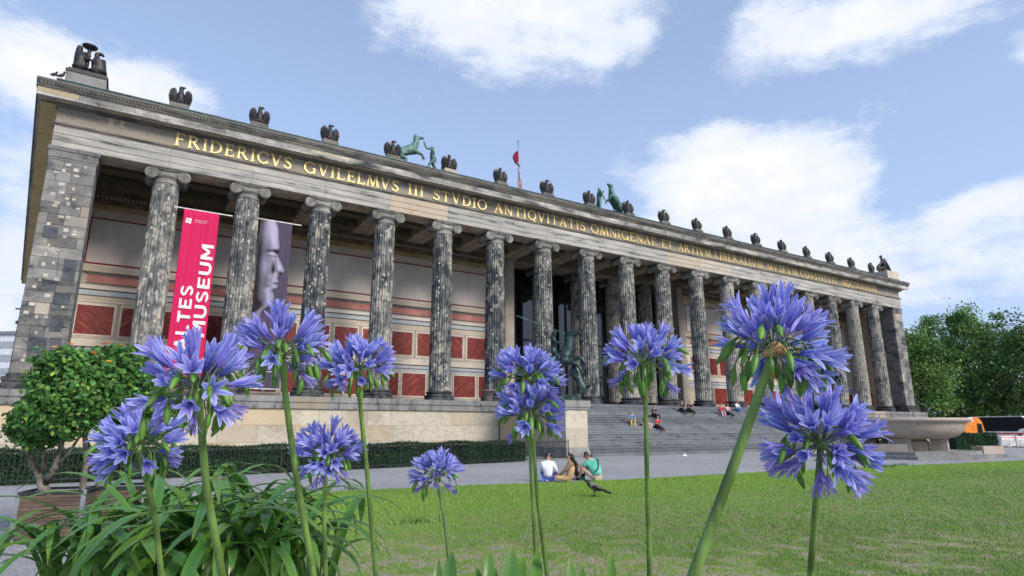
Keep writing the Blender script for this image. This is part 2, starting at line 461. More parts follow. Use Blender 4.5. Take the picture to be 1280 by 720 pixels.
# ------------------------------------------------------------------ mesh tools
class MB:
    """collects shapes and links them as ONE mesh object"""
    def __init__(s):
        s.v, s.f, s.m, s.c = [], [], [], []
        s.mi = 0

    def add(s, verts, faces, colour=None):
        o = len(s.v)
        s.v.extend(tuple(q) for q in verts)
        s.f.extend(tuple(i + o for i in q) for q in faces)
        s.m.extend([s.mi] * len(faces))
        if colour is not None:
            s.c.extend(colour if isinstance(colour, list) else [colour] * len(verts))

    def box(s, x0, x1, y0, y1, z0, z1, bev=0.0):
        if not bev:
            v = [(x0, y0, z0), (x1, y0, z0), (x1, y1, z0), (x0, y1, z0), (x0, y0, z1), (x1, y0, z1), (x1, y1, z1), (x0, y1, z1)]
            f = [(3, 2, 1, 0), (4, 5, 6, 7), (0, 1, 5, 4), (1, 2, 6, 5), (2, 3, 7, 6), (3, 0, 4, 7)]
            s.add(v, f)
        else:      # chamfer round the face that looks towards -y, and its four edges
            b = bev
            v = [(x0, y1, z0), (x1, y1, z0), (x1, y1, z1), (x0, y1, z1), (x0, y0 + b, z0), (x1, y0 + b, z0), (x1, y0 + b, z1), (x0, y0 + b, z1),
                 (x0 + b, y0, z0 + b), (x1 - b, y0, z0 + b), (x1 - b, y0, z1 - b), (x0 + b, y0, z1 - b)]
            f = [(0, 3, 2, 1), (8, 9, 10, 11), (4, 5, 9, 8), (5, 6, 10, 9), (6, 7, 11, 10), (7, 4, 8, 11), (0, 1, 5, 4), (1, 2, 6, 5), (2, 3, 7, 6), (3, 0, 4, 7)]
            s.add(v, f)

    def rbox(s, c, ax, hs):
        """box round centre c, axes (3 vectors), half sizes"""
        v = []
        for k in (-1, 1):
            for (i, j) in ((-1, -1), (1, -1), (1, 1), (-1, 1)):
                v.append(Vector(c) + ax[0] * (i * hs[0]) + ax[1] * (j * hs[1]) + ax[2] * (k * hs[2]))
        s.add(v, [(3, 2, 1, 0), (4, 5, 6, 7), (0, 1, 5, 4), (1, 2, 6, 5), (2, 3, 7, 6), (3, 0, 4, 7)])

    def prism(s, poly, y0, y1):
        """outline in x,z (counter-clockwise seen from -y) between y0 (front) and y1"""
        n = len(poly)
        v = [(x, y0, z) for x, z in poly] + [(x, y1, z) for x, z in poly]
        f = [tuple(range(n)), tuple(range(2 * n - 1, n - 1, -1))]
        f += [(i, i + n, (i + 1) % n + n, (i + 1) % n) for i in range(n)]
        s.add(v, f)

    def tube(s, pts, rad, n=6, cap=True, colour=None):
        pts = [Vector(p) for p in pts]
        if not isinstance(rad, (list, tuple)):
            rad = [rad] * len(pts)
        v, f = [], []
        ref = None
        for i, p in enumerate(pts):
            t = (pts[min(i + 1, len(pts) - 1)] - pts[max(i - 1, 0)])
            t = t.normalized() if t.length > 1e-9 else Vector((0, 0, 1))
            if ref is None:
                ref = Vector((1, 0, 0)) if abs(t.x) < 0.8 else Vector((0, 1, 0))
            a = (ref - t * ref.dot(t)).normalized()
            ref = a
            b = t.cross(a)
            for k in range(n):
                w = 2 * math.pi * k / n
                v.append(p + (a * math.cos(w) + b * math.sin(w)) * rad[i])
        for i in range(len(pts) - 1):
            for k in range(n):
                f.append((i * n + k, i * n + (k + 1) % n, (i + 1) * n + (k + 1) % n, (i + 1) * n + k))
        if cap:
            f.append(tuple(range(n - 1, -1, -1)))
            f.append(tuple(range((len(pts) - 1) * n, len(pts) * n)))
        s.add(v, f, colour)

    def lathe(s, prof, n=24, c=(0, 0, 0), a0=0.0, a1=2 * math.pi):
        """profile of (radius, z)"""
        full = abs(a1 - a0 - 2 * math.pi) < 1e-6
        m = n if full else n + 1
        v, f = [], []
        for (r, z) in prof:
            for k in range(m):
                w = a0 + (a1 - a0) * k / n
                v.append((c[0] + r * math.cos(w), c[1] + r * math.sin(w), c[2] + z))
        for i in range(len(prof) - 1):
            for k in range(n):
                k2 = (k + 1) % m
                f.append((i * m + k, i * m + k2, (i + 1) * m + k2, (i + 1) * m + k))
        if full:
            if prof[0][0] > 1e-6:
                f.append(tuple(range(n - 1, -1, -1)))
            if prof[-1][0] > 1e-6:
                f.append(tuple(range((len(prof) - 1) * n, len(prof) * n)))
        s.add(v, f)

    def ball(s, c, r, n=10, m=7, sc=(1, 1, 1)):
        v, f = [], []
        for i in range(m + 1):
            t = math.pi * i / m
            for k in range(n):
                w = 2 * math.pi * k / n
                v.append((c[0] + r * sc[0] * math.sin(t) * math.cos(w), c[1] + r * sc[1] * math.sin(t) * math.sin(w), c[2] - r * sc[2] * math.cos(t)))
        for i in range(m):
            for k in range(n):
                f.append((i * n + k, i * n + (k + 1) % n, (i + 1) * n + (k + 1) % n, (i + 1) * n + k))
        s.add(v, f)

    def sweep_x(s, prof, x0, x1, ends=True):
        """profile of (y, z) run along x"""
        n = len(prof)
        v = [(x0, y, z) for y, z in prof] + [(x1, y, z) for y, z in prof]
        f = [(i, i + 1, i + 1 + n, i + n) for i in range(n - 1)]
        if ends:
            f.append(tuple(range(n - 1, -1, -1)))
            f.append(tuple(range(n, 2 * n)))
        s.add(v, f)

    def mesh(s, name, mats, smooth=False):
        me = bpy.data.meshes.new(name)
        me.from_pydata(s.v, [], s.f)
        for m in (mats if isinstance(mats, (list, tuple)) else [mats]):
            me.materials.append(MATS[m])
        if any(s.m):
            me.polygons.foreach_set('material_index', s.m)
        if smooth:
            me.polygons.foreach_set('use_smooth', [True] * len(me.polygons))
        if s.c and len(s.c) == len(s.v):
            a = me.color_attributes.new('col', 'FLOAT_COLOR', 'POINT')
            a.data.foreach_set('color', [k for q in s.c for k in (*q, 1.0)])
        me.update()
        return me

    def build(s, name, mats, parent=None, smooth=False):
        return link(name, s.mesh(name, mats, smooth), parent)


def link(name, data, parent=None, loc=None, rot=None, scl=None):
    o = bpy.data.objects.new(name, data)
    col.objects.link(o)
    if parent:
        o.parent = parent
    if loc is not None:
        o.location = loc
    if rot is not None:
        o.rotation_euler = rot
    if scl is not None:
        o.scale = scl
    return o


def tag(o, label=None, cat=None, group=None, kind=None):
    for k, v in (('label', label), ('category', cat), ('group', group), ('kind', kind)):
        if v:
            o[k] = v
    return o


def thing(name, label, cat, loc=(0, 0, 0), rz=0.0, group=None, scl=1.0):
    o = bpy.data.objects.new(name, None)
    o.empty_display_size = 0.1
    col.objects.link(o)
    o.location = loc
    o.rotation_euler = (0, 0, rz)
    o.scale = (scl,) * 3
    return tag(o, label, cat, group)


def children(o):
    return KIDS.get(o.name, [])


def copy_tree(o, parent=None):
    c = o.copy()
    col.objects.link(c)
    if parent:
        c.parent = parent
    for ch in [q for q in bpy.data.objects if q.parent == o]:
        copy_tree(ch, c)
    return c


def np_mesh(name, V, F, mat, cols=None, smooth=False):
    """big meshes from arrays: V (n,3), F (m,k) with k = 3 or 4"""
    me = bpy.data.meshes.new(name)
    n, (m, k) = len(V), F.shape
    me.vertices.add(n); me.loops.add(m * k); me.polygons.add(m)
    me.vertices.foreach_set('co', V.astype(np.float32).ravel())
    me.loops.foreach_set('vertex_index', F.astype(np.int32).ravel())
    me.polygons.foreach_set('loop_start', np.arange(0, m * k, k, dtype=np.int32))
    me.polygons.foreach_set('loop_total', np.full(m, k, dtype=np.int32))
    if smooth:
        me.polygons.foreach_set('use_smooth', np.ones(m, dtype=bool))
    me.materials.append(MATS[mat])
    if cols is not None:
        a = me.color_attributes.new('col', 'FLOAT_COLOR', 'POINT')
        a.data.foreach_set('color', np.concatenate([cols, np.ones((n, 1))], 1).astype(np.float32).ravel())
    me.update(calc_edges=True)
    me.validate()
    return me


def leaf_cloud(name, C, size, mat, base, var=0.25, aspect=0.55, up=0.35, N=None, fold=0.25):
    """a mass of small leaves: each a folded pair of triangles-quads round centre C; base (n,3) colour"""
    n = len(C)
    nor = nrg.normal(size=(n, 3))
    if N is not None:
        nor = nor * 0.75 + N
    nor[:, 2] += up
    nor /= np.linalg.norm(nor, axis=1)[:, None] + 1e-9
    t = nrg.normal(size=(n, 3))
    t -= nor * (t * nor).sum(1)[:, None]
    t /= np.linalg.norm(t, axis=1)[:, None] + 1e-9
    b = np.cross(nor, t)
    L = (size * nrg.uniform(0.65, 1.35, n))[:, None]
    W = L * aspect
    P0 = C - t * L * 0.5
    P2 = C + t * L * 0.5 - nor * L * 0.12
    P1 = C + b * W * 0.5 + nor * L * fold * 0.4
    P3 = C - b * W * 0.5 + nor * L * fold * 0.4
    V = np.stack([P0, P1, P2, P3], 1).reshape(-1, 3)
    i = np.arange(n)[:, None] * 4
    F = np.concatenate([i + np.array([[0, 1, 2]]), i + np.array([[0, 2, 3]])], 0)
    k = np.exp(nrg.normal(0, var, (n, 1)))
    cl = np.clip(base * k, 0, 1)
    return np_mesh(name, V, F, mat, np.repeat(cl, 4, 0))


def skin(name, nodes, edges, mat, parent=None, sub=2, root=None):
    """one continuous body: joints with radii, grown by a Skin modifier"""
    names = list(nodes)
    me = bpy.data.meshes.new(name)
    me.from_pydata([tuple(nodes[k][0]) for k in names], [(names.index(a), names.index(b)) for a, b in edges], [])
    o = link(name, me, parent)
    md = o.modifiers.new('skin', 'SKIN')
    md.use_smooth_shade = True
    if not me.skin_vertices:
        bpy_layer = me.skin_vertices
    sv = me.skin_vertices[0].data
    for i, k in enumerate(names):
        r = nodes[k][1]
        sv[i].radius = r if isinstance(r, (tuple, list)) else (r, r)
        sv[i].use_root = (k == (root or names[0]))
    if sub:
        o.modifiers.new('sub', 'SUBSURF').levels = sub
        o.modifiers['sub'].render_levels = sub
    me.materials.append(MATS[mat])
    return o


def chain(*names):
    return [(names[i], names[i + 1]) for i in range(len(names) - 1)]

# ------------------------------------------------------------------ the museum
ZS, ZA = 3.64, 16.62                     # top of the podium, underside of the architrave
BAY = 4.5
XL, XR = -1.08, 19 * BAY + 1.08
WY = 5.9                                 # painted back wall of the portico
HALL0, HALL1 = 31.9, 53.6                # opening of the stair hall
FY = -0.75                               # face of architrave and piers

g0 = MB(); g0.add([(-900, -600, 0), (1500, -600, 0), (1500, 1500, 0), (-900, 1500, 0)], [(0, 1, 2, 3)])
tag(g0.build('gravel_ground', 'gravel'), kind='structure')
# a pale drainage line across the gravel
d0 = MB(); d0.box(-14, 6.5, -25.15, -24.95, -0.05, 0.006)
tag(d0.build('drain_path', 'plinth_stone'), kind='structure')

museum = thing('museum', 'long stone museum with eighteen fluted columns, golden inscription and red panelled portico', 'museum', (0, 0, 0))


def piece(name, mb, mats, parent=museum, smooth=False):
    return mb.build(name, mats, parent, smooth)


# --- columns: one mesh each for shaft, base and capital, shared by all
def shaft_mesh(fl=24, r0=0.76, r1=0.685, z0=0.62, z1=12.06, rows=9):
    mb = MB()
    per = 4
    n = fl * per
    v, f = [], []
    for i in range(rows + 1):
        t = i / rows
        r = r0 + (r1 - r0) * (t ** 1.35) + 0.012 * math.sin(math.pi * t)
        for k in range(n):
            w = 2 * math.pi * (k + 0.5) / n
            q = k % per
            dep = (0.0, 0.062, 0.062, 0.0)[q]
            if i == 0 or i == rows:
                dep *= 0.3
            v.append(((r - dep) * math.cos(w), (r - dep) * math.sin(w), z0 + (z1 - z0) * t))
    for i in range(rows):
        for k in range(n):
            f.append((i * n + k, i * n + (k + 1) % n, (i + 1) * n + (k + 1) % n, (i + 1) * n + k))
    mb.add(v, f)
    return mb.mesh('column', 'column_stone')


def base_mesh():
    mb = MB()
    mb.lathe([(1.02, 0), (1.04, 0.03), (1.04, 0.14), (1.0, 0.17), (0.99, 0.2), (1.04, 0.25), (1.05, 0.31), (1.0, 0.37), (0.88, 0.40), (0.85, 0.45), (0.88, 0.49), (0.93, 0.51), (0.94, 0.56), (0.90, 0.61), (0.80, 0.64), (0.74, 0.66)], 28)
    return mb.mesh('column_base', 'base_stone', True)


def capital_mesh():
    mb = MB()
    # necking, astragal and egg moulding
    mb.lathe([(0.68, 12.02), (0.72, 12.06), (0.72, 12.10), (0.69, 12.13), (0.69, 12.34), (0.74, 12.38), (0.84, 12.46), (0.86, 12.54), (0.80, 12.60)], 28)
    zc, xr, R0 = 12.54, 0.84, 0.345
    for sx in (-1, 1):
        pts, rr = [], []
        for k in range(9):
            t = k / 8
            pts.append((sx * xr, -0.74 + 1.48 * t, zc))
            rr.append(R0 * (0.70 + 0.30 * abs(2 * t - 1) ** 1.6))
        mb.tube(pts, rr, 18)
        for sy in (-1, 1):
            sp, sr = [], []
            for k in range(34):
                t = k / 33
                a = math.pi / 2 + sx * (-1) * t * 2.35 * 2 * math.pi * -1
                r = R0 * (1.0 - 0.82 * t)
                sp.append((sx * xr + r * math.cos(a), sy * 0.755, zc + r * math.sin(a)))
                sr.append(0.042 * (1 - 0.45 * t))
            mb.tube(sp, sr, 5)
            mb.ball((sx * xr, sy * 0.75, zc), 0.065, 8, 6)
    # channel that dips between the volutes
    for sy in (-1, 1):
        for j, (dz, rr) in enumerate(((0.30, 0.045), (0.10, 0.03))):
            pts = []
            for k in range(9):
                t = k / 8 * 2 - 1
                pts.append((t * xr, sy * 0.755, zc + dz + 0.03 - (0.06 if j == 0 else 0.10) * (1 - t * t)))
            mb.tube(pts, rr, 5)
    mb.box(-xr, xr, -0.70, 0.70, zc + 0.02, zc + 0.31)
    # abacus
    mb.box(-0.92, 0.92, -0.82, 0.82, 12.86, 12.90)
    mb.box(-0.96, 0.96, -0.86, 0.86, 12.90, 12.98)
    return mb.mesh('capital', 'capital_stone', False)


SHAFT, CBASE, CAPIT = shaft_mesh(), base_mesh(), capital_mesh()
for p in CAPIT.polygons:
    p.use_smooth = len(p.vertices) == 4 and p.area < 0.05


def place_column(x, y):
    c = link('column', SHAFT, museum, (x, y, ZS))
    link('column_base', CBASE, c)
    link('capital', CAPIT, c)


for k in range(1, 19):
    place_column(k * BAY, 0)
for k in range(4):
    place_column(36 + k * BAY, 7.0)

# --- the two corner piers, stone by stone
PIER_PATCH = 0


def block_grid(x0, x1, z0, z1, course, lengths, y0, y1, mat, name, r, gap=0.012, jitter=0.012, bev=0.014, run=None):
    """one object per stone between x0..x1, z0..z1, face at y0"""
    rows = max(1, round((z1 - z0) / course))
    h = (z1 - z0) / rows
    for i in range(rows):
        x = x0
        first = True
        while x < x1 - 0.05:
            L = r.uniform(*lengths) * (0.55 if first and i % 2 else 1.0)
            first = False
            if x1 - (x + L) < 0.45 * lengths[0]:
                L = x1 - x
            mb = MB()
            mb.box(x + gap / 2, x + L - gap / 2, y0 - r.uniform(0, jitter), y1, z0 + i * h + gap / 2, z0 + (i + 1) * h - gap / 2, bev)
            piece(name, mb, mat)
            x += L


pr = random.Random(5)
for (a, b) in ((XL, 1.06), (19 * BAY - 1.06, XR)):
    # core behind the stones, then stones on the front, capital and foot mouldings
    mb = MB(); mb.box(a + 0.03, b - 0.03, FY + 0.05, 1.2, ZS, ZA - 0.01)
    piece('pier_core', mb, 'pier_stone')
    near = a < 10
    block_grid(a, b, ZS + 0.80, ZA - 0.75, 0.60 if near else 0.95, (0.6, 1.25) if near else (1.0, 1.3), FY, FY + 0.3, 'pier_stone', 'pier_stone', pr)
    mb = MB()
    mb.box(a - 0.02, b + 0.02, FY - 0.02, 1.22, ZA - 0.745, ZA - 0.62)
    mb.box(a - 0.055, b + 0.055, FY - 0.055, 1.24, ZA - 0.615, ZA - 0.22)
    mb.box(a - 0.10, b + 0.10, FY - 0.10, 1.27, ZA - 0.215, ZA - 0.004)
    piece('pier_capital', mb, 'pier_stone')
    mb = MB()
    mb.box(a - 0.32, b + 0.32, FY - 0.32, 1.3, ZS + 0.002, ZS + 0.30)
    mb.box(a - 0.20, b + 0.20, FY - 0.20, 1.28, ZS + 0.302, ZS + 0.42)
    mb.box(a - 0.26, b + 0.26, FY - 0.26, 1.28, ZS + 0.422, ZS + 0.62)
    mb.box(a - 0.10, b + 0.10, FY - 0.10, 1.26, ZS + 0.622, ZS + 0.79)
    piece('pier_base', mb, 'base_stone')
    if near:      # lighter and darker stones let in over the years
        used = [(0.35, 9.3, 0.55, 1.15), (0.15, 8.05, 0.72, 0.62), (-0.75, 11.5, 0.62, 0.62), (-0.2, 8.75, 0.38, 0.25), (-0.55, 5.5, 0.75, 0.8), (0.35, 5.2, 0.45, 1.1), (0.2, 6.6, 0.5, 0.8)]
        for k in range(70):
            w, h = pr.uniform(0.09, 0.26), pr.uniform(0.09, 0.22)
            x, z = pr.uniform(a + 0.08, b - 0.5), pr.uniform(ZS + 1.0, ZA - 1.0)
            if any(x < q[0] + q[2] + 0.02 and q[0] < x + w + 0.02 and z < q[1] + q[3] + 0.02 and q[1] < z + h + 0.02 for q in used):
                continue
            used.append((x, z, w, h))
            mb = MB(); mb.box(x, x + w, FY - 0.022 - pr.uniform(0, 0.006), FY + 0.1, z, z + h, 0.006)
            piece('repair_stone', mb, 'patch_stone')
        for (x, z, w, h) in ((0.35, 9.3, 0.55, 1.15), (0.15, 8.05, 0.72, 0.62), (-0.75, 11.5, 0.62, 0.62), (-0.2, 8.75, 0.38, 0.25), (-0.55, 5.5, 0.75, 0.8), (0.35, 5.2, 0.45, 1.1), (0.2, 6.6, 0.5, 0.8)):
            mb = MB(); mb.box(x, x + w, FY - 0.022, FY + 0.1, z, z + h, 0.006)
            piece('repair_stone', mb, 'dark_patch_stone')

# side walls of the portico and the main block behind it; the flanks stand a little splayed, as they look in the photograph
SPL = math.tan(R(7))
for sgn, x in ((-1, XL), (1, XR)):
    mb = MB()
    y0, y1 = 1.2, 52
    xo0, xo1 = x, x + sgn * SPL * (y1 - y0)
    t = -sgn * 1.6
    v = [(xo0, y0, 0), (xo1, y1, 0), (xo1 + t, y1, 0), (xo0 + t, y0, 0)]
    v += [(p[0], p[1], 18.9) for p in v]
    mb.add(v, [(0, 3, 2, 1), (4, 5, 6, 7), (0, 1, 5, 4), (1, 2, 6, 5), (2, 3, 7, 6), (3, 0, 4, 7)])
    piece('side_wall', mb, 'podium_stone')
    # cornice along the flank: ochre soffit, dark edge
    def run(xoff0, xoff1, za, zb, mat, name):
        m2 = MB()
        q = [(xo0 + sgn * xoff0, FY + 0.0, za), (xo0 + sgn * xoff1, FY + 0.0, za)]
        vv = []
        for yy in (FY + 0.02, y1):
            sh = sgn * SPL * (yy - FY)
            for zz in (za, zb):
                vv += [(x + sgn * xoff0 + sh, yy, zz), (x + sgn * xoff1 + sh, yy, zz)]
        m2.add(vv, [(0, 1, 3, 2), (4, 6, 7, 5), (0, 4, 5, 1), (2, 3, 7, 6), (0, 2, 6, 4), (1, 5, 7, 3)])
        piece(name, m2, mat)
    run(-0.05, 0.80, 18.98, 19.03, 'ochre_soffit', 'side_soffit')
    run(0.803, 0.90, 18.96, 19.34, 'corona_stone', 'side_corona')
    run(0.70, 1.02, 19.343, 19.88, 'cymatium_stone', 'side_cymatium')
mb = MB(); mb.box(-4, 90, 24, 50, 16, 19.9)
piece('rear_block', mb, 'podium_stone')

# --- architrave: three steps per stone, one stone per bay
def stones(x0, x1, step, jit, r):
    xs = [x0]
    while xs[-1] + step * 1.4 < x1:
        xs.append(xs[-1] + step * r.uniform(1 - jit, 1 + jit))
    xs.append(x1)
    return xs


ar = random.Random(3)
ax = [XL] + [k * BAY for k in range(1, 19)] + [XR]
for i in range(len(ax) - 1):
    mb = MB()
    a, b = ax[i] + 0.006, ax[i + 1] - 0.006
    mb.box(a, b, FY, 0.75, ZA, ZA + 0.36)
    mb.box(a, b, FY - 0.035, 0.75, ZA + 0.362, ZA + 0.76)
    mb.box(a, b, FY - 0.07, 0.75, ZA + 0.762, ZA + 1.15)
    piece('architrave_stone', mb, 'clean_sandstone' if i in (4,) else 'architrave_stone')
# underside a shade warmer
mb = MB(); mb.box(XL + 2.2, XR - 2.2, FY + 0.03, 0.72, ZA - 0.006, ZA + 0.05)
piece('architrave_soffit', mb, 'soffit_stone')
mb = MB()
mb.sweep_x([(0.2, ZA + 1.152), (FY - 0.08, ZA + 1.152), (FY - 0.10, ZA + 1.20), (FY - 0.17, ZA + 1.26), (FY - 0.18, ZA + 1.33), (FY - 0.02, ZA + 1.35), (0.2, ZA + 1.35)], XL - 0.10, XR + 0.10)
piece('architrave_moulding', mb, 'cymatium_stone')
# --- frieze
FZ0, FZ1 = ZA + 1.35, 19.0
fx = stones(XL, XR, 3.4, 0.25, ar)
FRIEZE = None
for i in range(len(fx) - 1):
    mb = MB(); mb.box(fx[i] + 0.003, fx[i + 1] - 0.003, FY, 0.7, FZ0 + 0.002, FZ1, 0.004)
    o = piece('frieze_stone', mb, 'frieze_stone')
    FRIEZE = FRIEZE or o
for (x, w) in ((2.1, 0.26), (3.0, 0.22)):
    mb = MB(); mb.box(x * 0.6, x * 0.6 + w, FY - 0.012, FY + 0.1, FZ0 + 0.5, FZ0 + 0.95, 0.004)
    piece('repair_stone', mb, 'clean_sandstone')
# --- cornice: bed moulding, corona stones, leaf moulding, gutter
mb = MB()
mb.sweep_x([(0.2, FZ1 - 0.10), (FY - 0.02, FZ1 - 0.10), (FY - 0.10, FZ1 - 0.02), (FY - 0.16, FZ1 + 0.04), (FY - 0.16, FZ1 + 0.10), (0.2, FZ1 + 0.10)], XL - 0.1, XR + 0.1)
piece('bed_moulding', mb, 'cymatium_stone')
CY = -1.60
mb = MB(); mb.box(XL - 0.85, XR + 0.85, CY + 0.16, 0.5, FZ1 + 0.10, FZ1 + 0.16)
piece('cornice_soffit', mb, 'soffit_stone')
cx = stones(XL - 0.88, XR + 0.88, 2.25, 0.2, ar)
for i in range(len(cx) - 1):
    mb = MB(); mb.box(cx[i] + 0.004, cx[i + 1] - 0.004, CY - ar.uniform(0, 0.012), 0.3, FZ1 + 0.02 if False else FZ1 + 0.162, FZ1 + 0.44, 0.012)
    m2 = MB()
    piece('corona_stone', mb, 'corona_stone')
mb = MB(); mb.box(XL - 0.88, XR + 0.88, CY + 0.003, CY + 0.155, FZ1 + 0.03, FZ1 + 0.161)
piece('corona_drip', mb, 'corona_stone')
gx = stones(XL - 0.95, XR + 0.95, 3.0, 0.2, ar)
for i in range(len(gx) - 1):
    mb = MB()
    z = FZ1 + 0.445
    e0 = 0.0
    mb.sweep_x([(0.3, z), (CY - 0.02, z), (CY - 0.03, z + 0.07), (CY - 0.07, z + 0.075), (CY - 0.09, z + 0.15), (CY - 0.17, z + 0.24), (CY - 0.24, z + 0.33), (CY - 0.25, z + 0.42), (0.3, z + 0.42)], gx[i] + 0.004, gx[i + 1] - 0.004)
    piece('cymatium_stone', mb, 'cymatium_stone')
mb = MB()                                    # carved leaves on the moulding: too small to pick apart
zz = FZ1 + 0.60
k = XL - 0.8
while k < XR + 0.8:
    mb.add([(k, CY - 0.10, zz), (k + 0.11, CY - 0.10, zz), (k + 0.11, CY - 0.195, zz + 0.14), (k, CY - 0.195, zz + 0.14), (k + 0.055, CY - 0.205, zz + 0.06)], [(0, 1, 4), (1, 2, 4), (2, 3, 4), (3, 0, 4)])
    k += 0.17
tag(piece('leaf_carving', mb, 'capital_stone'), kind='stuff')
mb = MB(); mb.box(XL - 0.93, XR + 0.93, CY - 0.20, 0.2, FZ1 + 0.868, FZ1 + 0.93)
piece('gutter_edge', mb, 'copper_edge')
# blocking course set back on the cornice
ZP = 20.46
bx = stones(XL - 0.2, XR + 0.2, 4.5, 0.05, ar)
for i in range(len(bx) - 1):
    mb = MB(); mb.box(bx[i] + 0.003, bx[i + 1] - 0.003, -0.95, 0.5, FZ1 + 0.93, ZP - 0.06, 0.006)
    piece('parapet_stone', mb, 'cymatium_stone')
mb = MB(); mb.box(XL - 0.25, XR + 0.25, -1.0, 0.55, ZP - 0.057, ZP)
piece('parapet_coping', mb, 'copper_edge')
mb = MB(); mb.box(XL, XR, 0.55, 24, 19.2, 19.9)
piece('roof', mb, 'copper_edge')

# --- gilded inscription, letter by letter
def glyph(ch):
    """strokes of a roman capital in a box one high: list of outlines, and its width"""
    T, t = 0.135, 0.068
    P = []

    def st(x0, y0, x1, y1, w):
        d = Vector((x1 - x0, y1 - y0)).normalized()
        n = Vector((-d.y, d.x)) * w / 2
        P.append([(x0 - n.x, y0 - n.y), (x1 - n.x, y1 - n.y), (x1 + n.x, y1 + n.y), (x0 + n.x, y0 + n.y)])

    def serif(x, y, w=0.30):
        P.append([(x - w / 2, y), (x + w / 2, y), (x + w / 2, y + 0.05), (x - w / 2, y + 0.05)])

    def arc(cx, cy, rx, ry, a0, a1, n=10, thick=T, thin=t):
        for i in range(n):
            q = []
            for a in (a0 + (a1 - a0) * i / n, a0 + (a1 - a0) * (i + 1) / n):
                c, s = math.cos(a), math.sin(a)
                w = thin + (thick - thin) * abs(c)
                q.append(((cx + rx * c, cy + ry * s), (cx + (rx - w) * c, cy + (ry - w) * s)))
            P.append([q[0][1], q[0][0], q[1][0], q[1][1]] if a1 > a0 else [q[0][0], q[0][1], q[1][1], q[1][0]])

    def stem(x):
        st(x, 0, x, 1, T); serif(x, 0); serif(x, 0.95)
    pi = math.pi
    if ch == 'I':
        stem(0.16); w = 0.32
    elif ch == 'F' or ch == 'E' or ch == 'L':
        stem(0.16)
        if ch in 'FE':
            st(0.2, 0.965, 0.60, 0.965, 0.07); st(0.585, 0.99, 0.585, 0.80, 0.05)
            st(0.2, 0.53, 0.50, 0.53, 0.07); st(0.49, 0.62, 0.49, 0.44, 0.045)
        if ch in 'EL':
            st(0.2, 0.035, 0.64, 0.035, 0.07); st(0.62, 0.0, 0.63, 0.22, 0.05)
        w = 0.68
    elif ch == 'T':
        st(0.40, 0, 0.40, 0.98, T); serif(0.40, 0); st(0.04, 0.965, 0.76, 0.965, 0.07); st(0.06, 1.0, 0.05, 0.78, 0.05); st(0.74, 1.0, 0.75, 0.78, 0.05); w = 0.80
    elif ch == 'D':
        stem(0.16); arc(0.30, 0.5, 0.55, 0.5, -pi / 2, pi / 2, 12); st(0.16, 0.035, 0.31, 0.035, 0.07); st(0.16, 0.965, 0.31, 0.965, 0.07); w = 0.88
    elif ch in 'RBP':
        stem(0.16)
        arc(0.34, 0.74, 0.30, 0.26, -pi / 2, pi / 2, 8); st(0.16, 0.965, 0.35, 0.965, 0.07); st(0.16, 0.51, 0.35, 0.51, 0.06)
        if ch == 'R':
            st(0.38, 0.50, 0.74, 0.02, 0.15); serif(0.76, 0, 0.2); w = 0.84
        else:
            arc(0.36, 0.26, 0.34, 0.26, -pi / 2, pi / 2, 8); st(0.16, 0.03, 0.37, 0.03, 0.06); w = 0.74
    elif ch in 'OQ':
        arc(0.47, 0.5, 0.47, 0.52, 0, 2 * pi, 22); w = 0.94
        if ch == 'Q':
            st(0.50, 0.10, 0.90, -0.20, 0.11)
    elif ch in 'CG':
        arc(0.47, 0.5, 0.47, 0.52, 0.72, 2 * pi - 0.72, 18, T, t); st(0.80, 0.95, 0.80, 0.72, 0.05); w = 0.84
        if ch == 'G':
            st(0.79, 0.0, 0.79, 0.44, 0.14); serif(0.79, 0.42, 0.28); w = 0.92
        else:
            st(0.80, 0.06, 0.80, 0.24, 0.045)
    elif ch == 'S':
        arc(0.32, 0.745, 0.27, 0.27, 0.5, 1.5 * pi, 10, 0.12, 0.08); arc(0.30, 0.26, 0.29, 0.28, 0.5 * pi, -pi + 0.45, 10, 0.12, 0.08)
        st(0.25, 0.58, 0.42, 0.44, 0.15); st(0.55, 0.97, 0.56, 0.76, 0.05); st(0.04, 0.03, 0.035, 0.24, 0.05); w = 0.62
    elif ch == 'V':
        st(0.10, 1, 0.42, 0, T); st(0.72, 1, 0.42, 0, t); serif(0.12, 0.95, 0.26); serif(0.72, 0.95, 0.22); w = 0.84
    elif ch == 'A':
        st(0.10, 0, 0.42, 1, t); st(0.74, 0, 0.42, 1, T); st(0.22, 0.34, 0.62, 0.34, 0.06); serif(0.10, 0, 0.22); serif(0.74, 0, 0.26); w = 0.86
    elif ch == 'N':
        st(0.13, 0, 0.13, 1, t); st(0.13, 1, 0.74, 0, T); st(0.74, 0, 0.74, 1, t); serif(0.13, 0, 0.22); serif(0.10, 0.95, 0.22); serif(0.74, 0.95, 0.22); w = 0.86
    elif ch == 'M':
        st(0.06, 0, 0.20, 1, t); st(0.20, 1, 0.50, 0, T); st(0.50, 0, 0.80, 1, t); st(0.80, 1, 0.94, 0, T); serif(0.06, 0, 0.2); serif(0.94, 0, 0.24); w = 1.0
    elif ch == 'X':
        st(0.10, 1, 0.70, 0, T); st(0.12, 0, 0.68, 1, t); serif(0.12, 0.95, 0.24); serif(0.68, 0.95, 0.22); serif(0.12, 0, 0.22); serif(0.70, 0, 0.24); w = 0.82
    return P, w


def letter_mesh(ch):
    P, w = glyph(ch)
    mb = MB()
    for i, q in enumerate(P):
        a = sum(q[k][0] * q[(k + 1) % 4][1] - q[(k + 1) % 4][0] * q[k][1] for k in range(4))
        if a < 0:
            q = q[::-1]
        mb.prism(q, -0.055 - 0.0012 * i, 0.0)
    return mb.mesh('letter', 'gold'), w


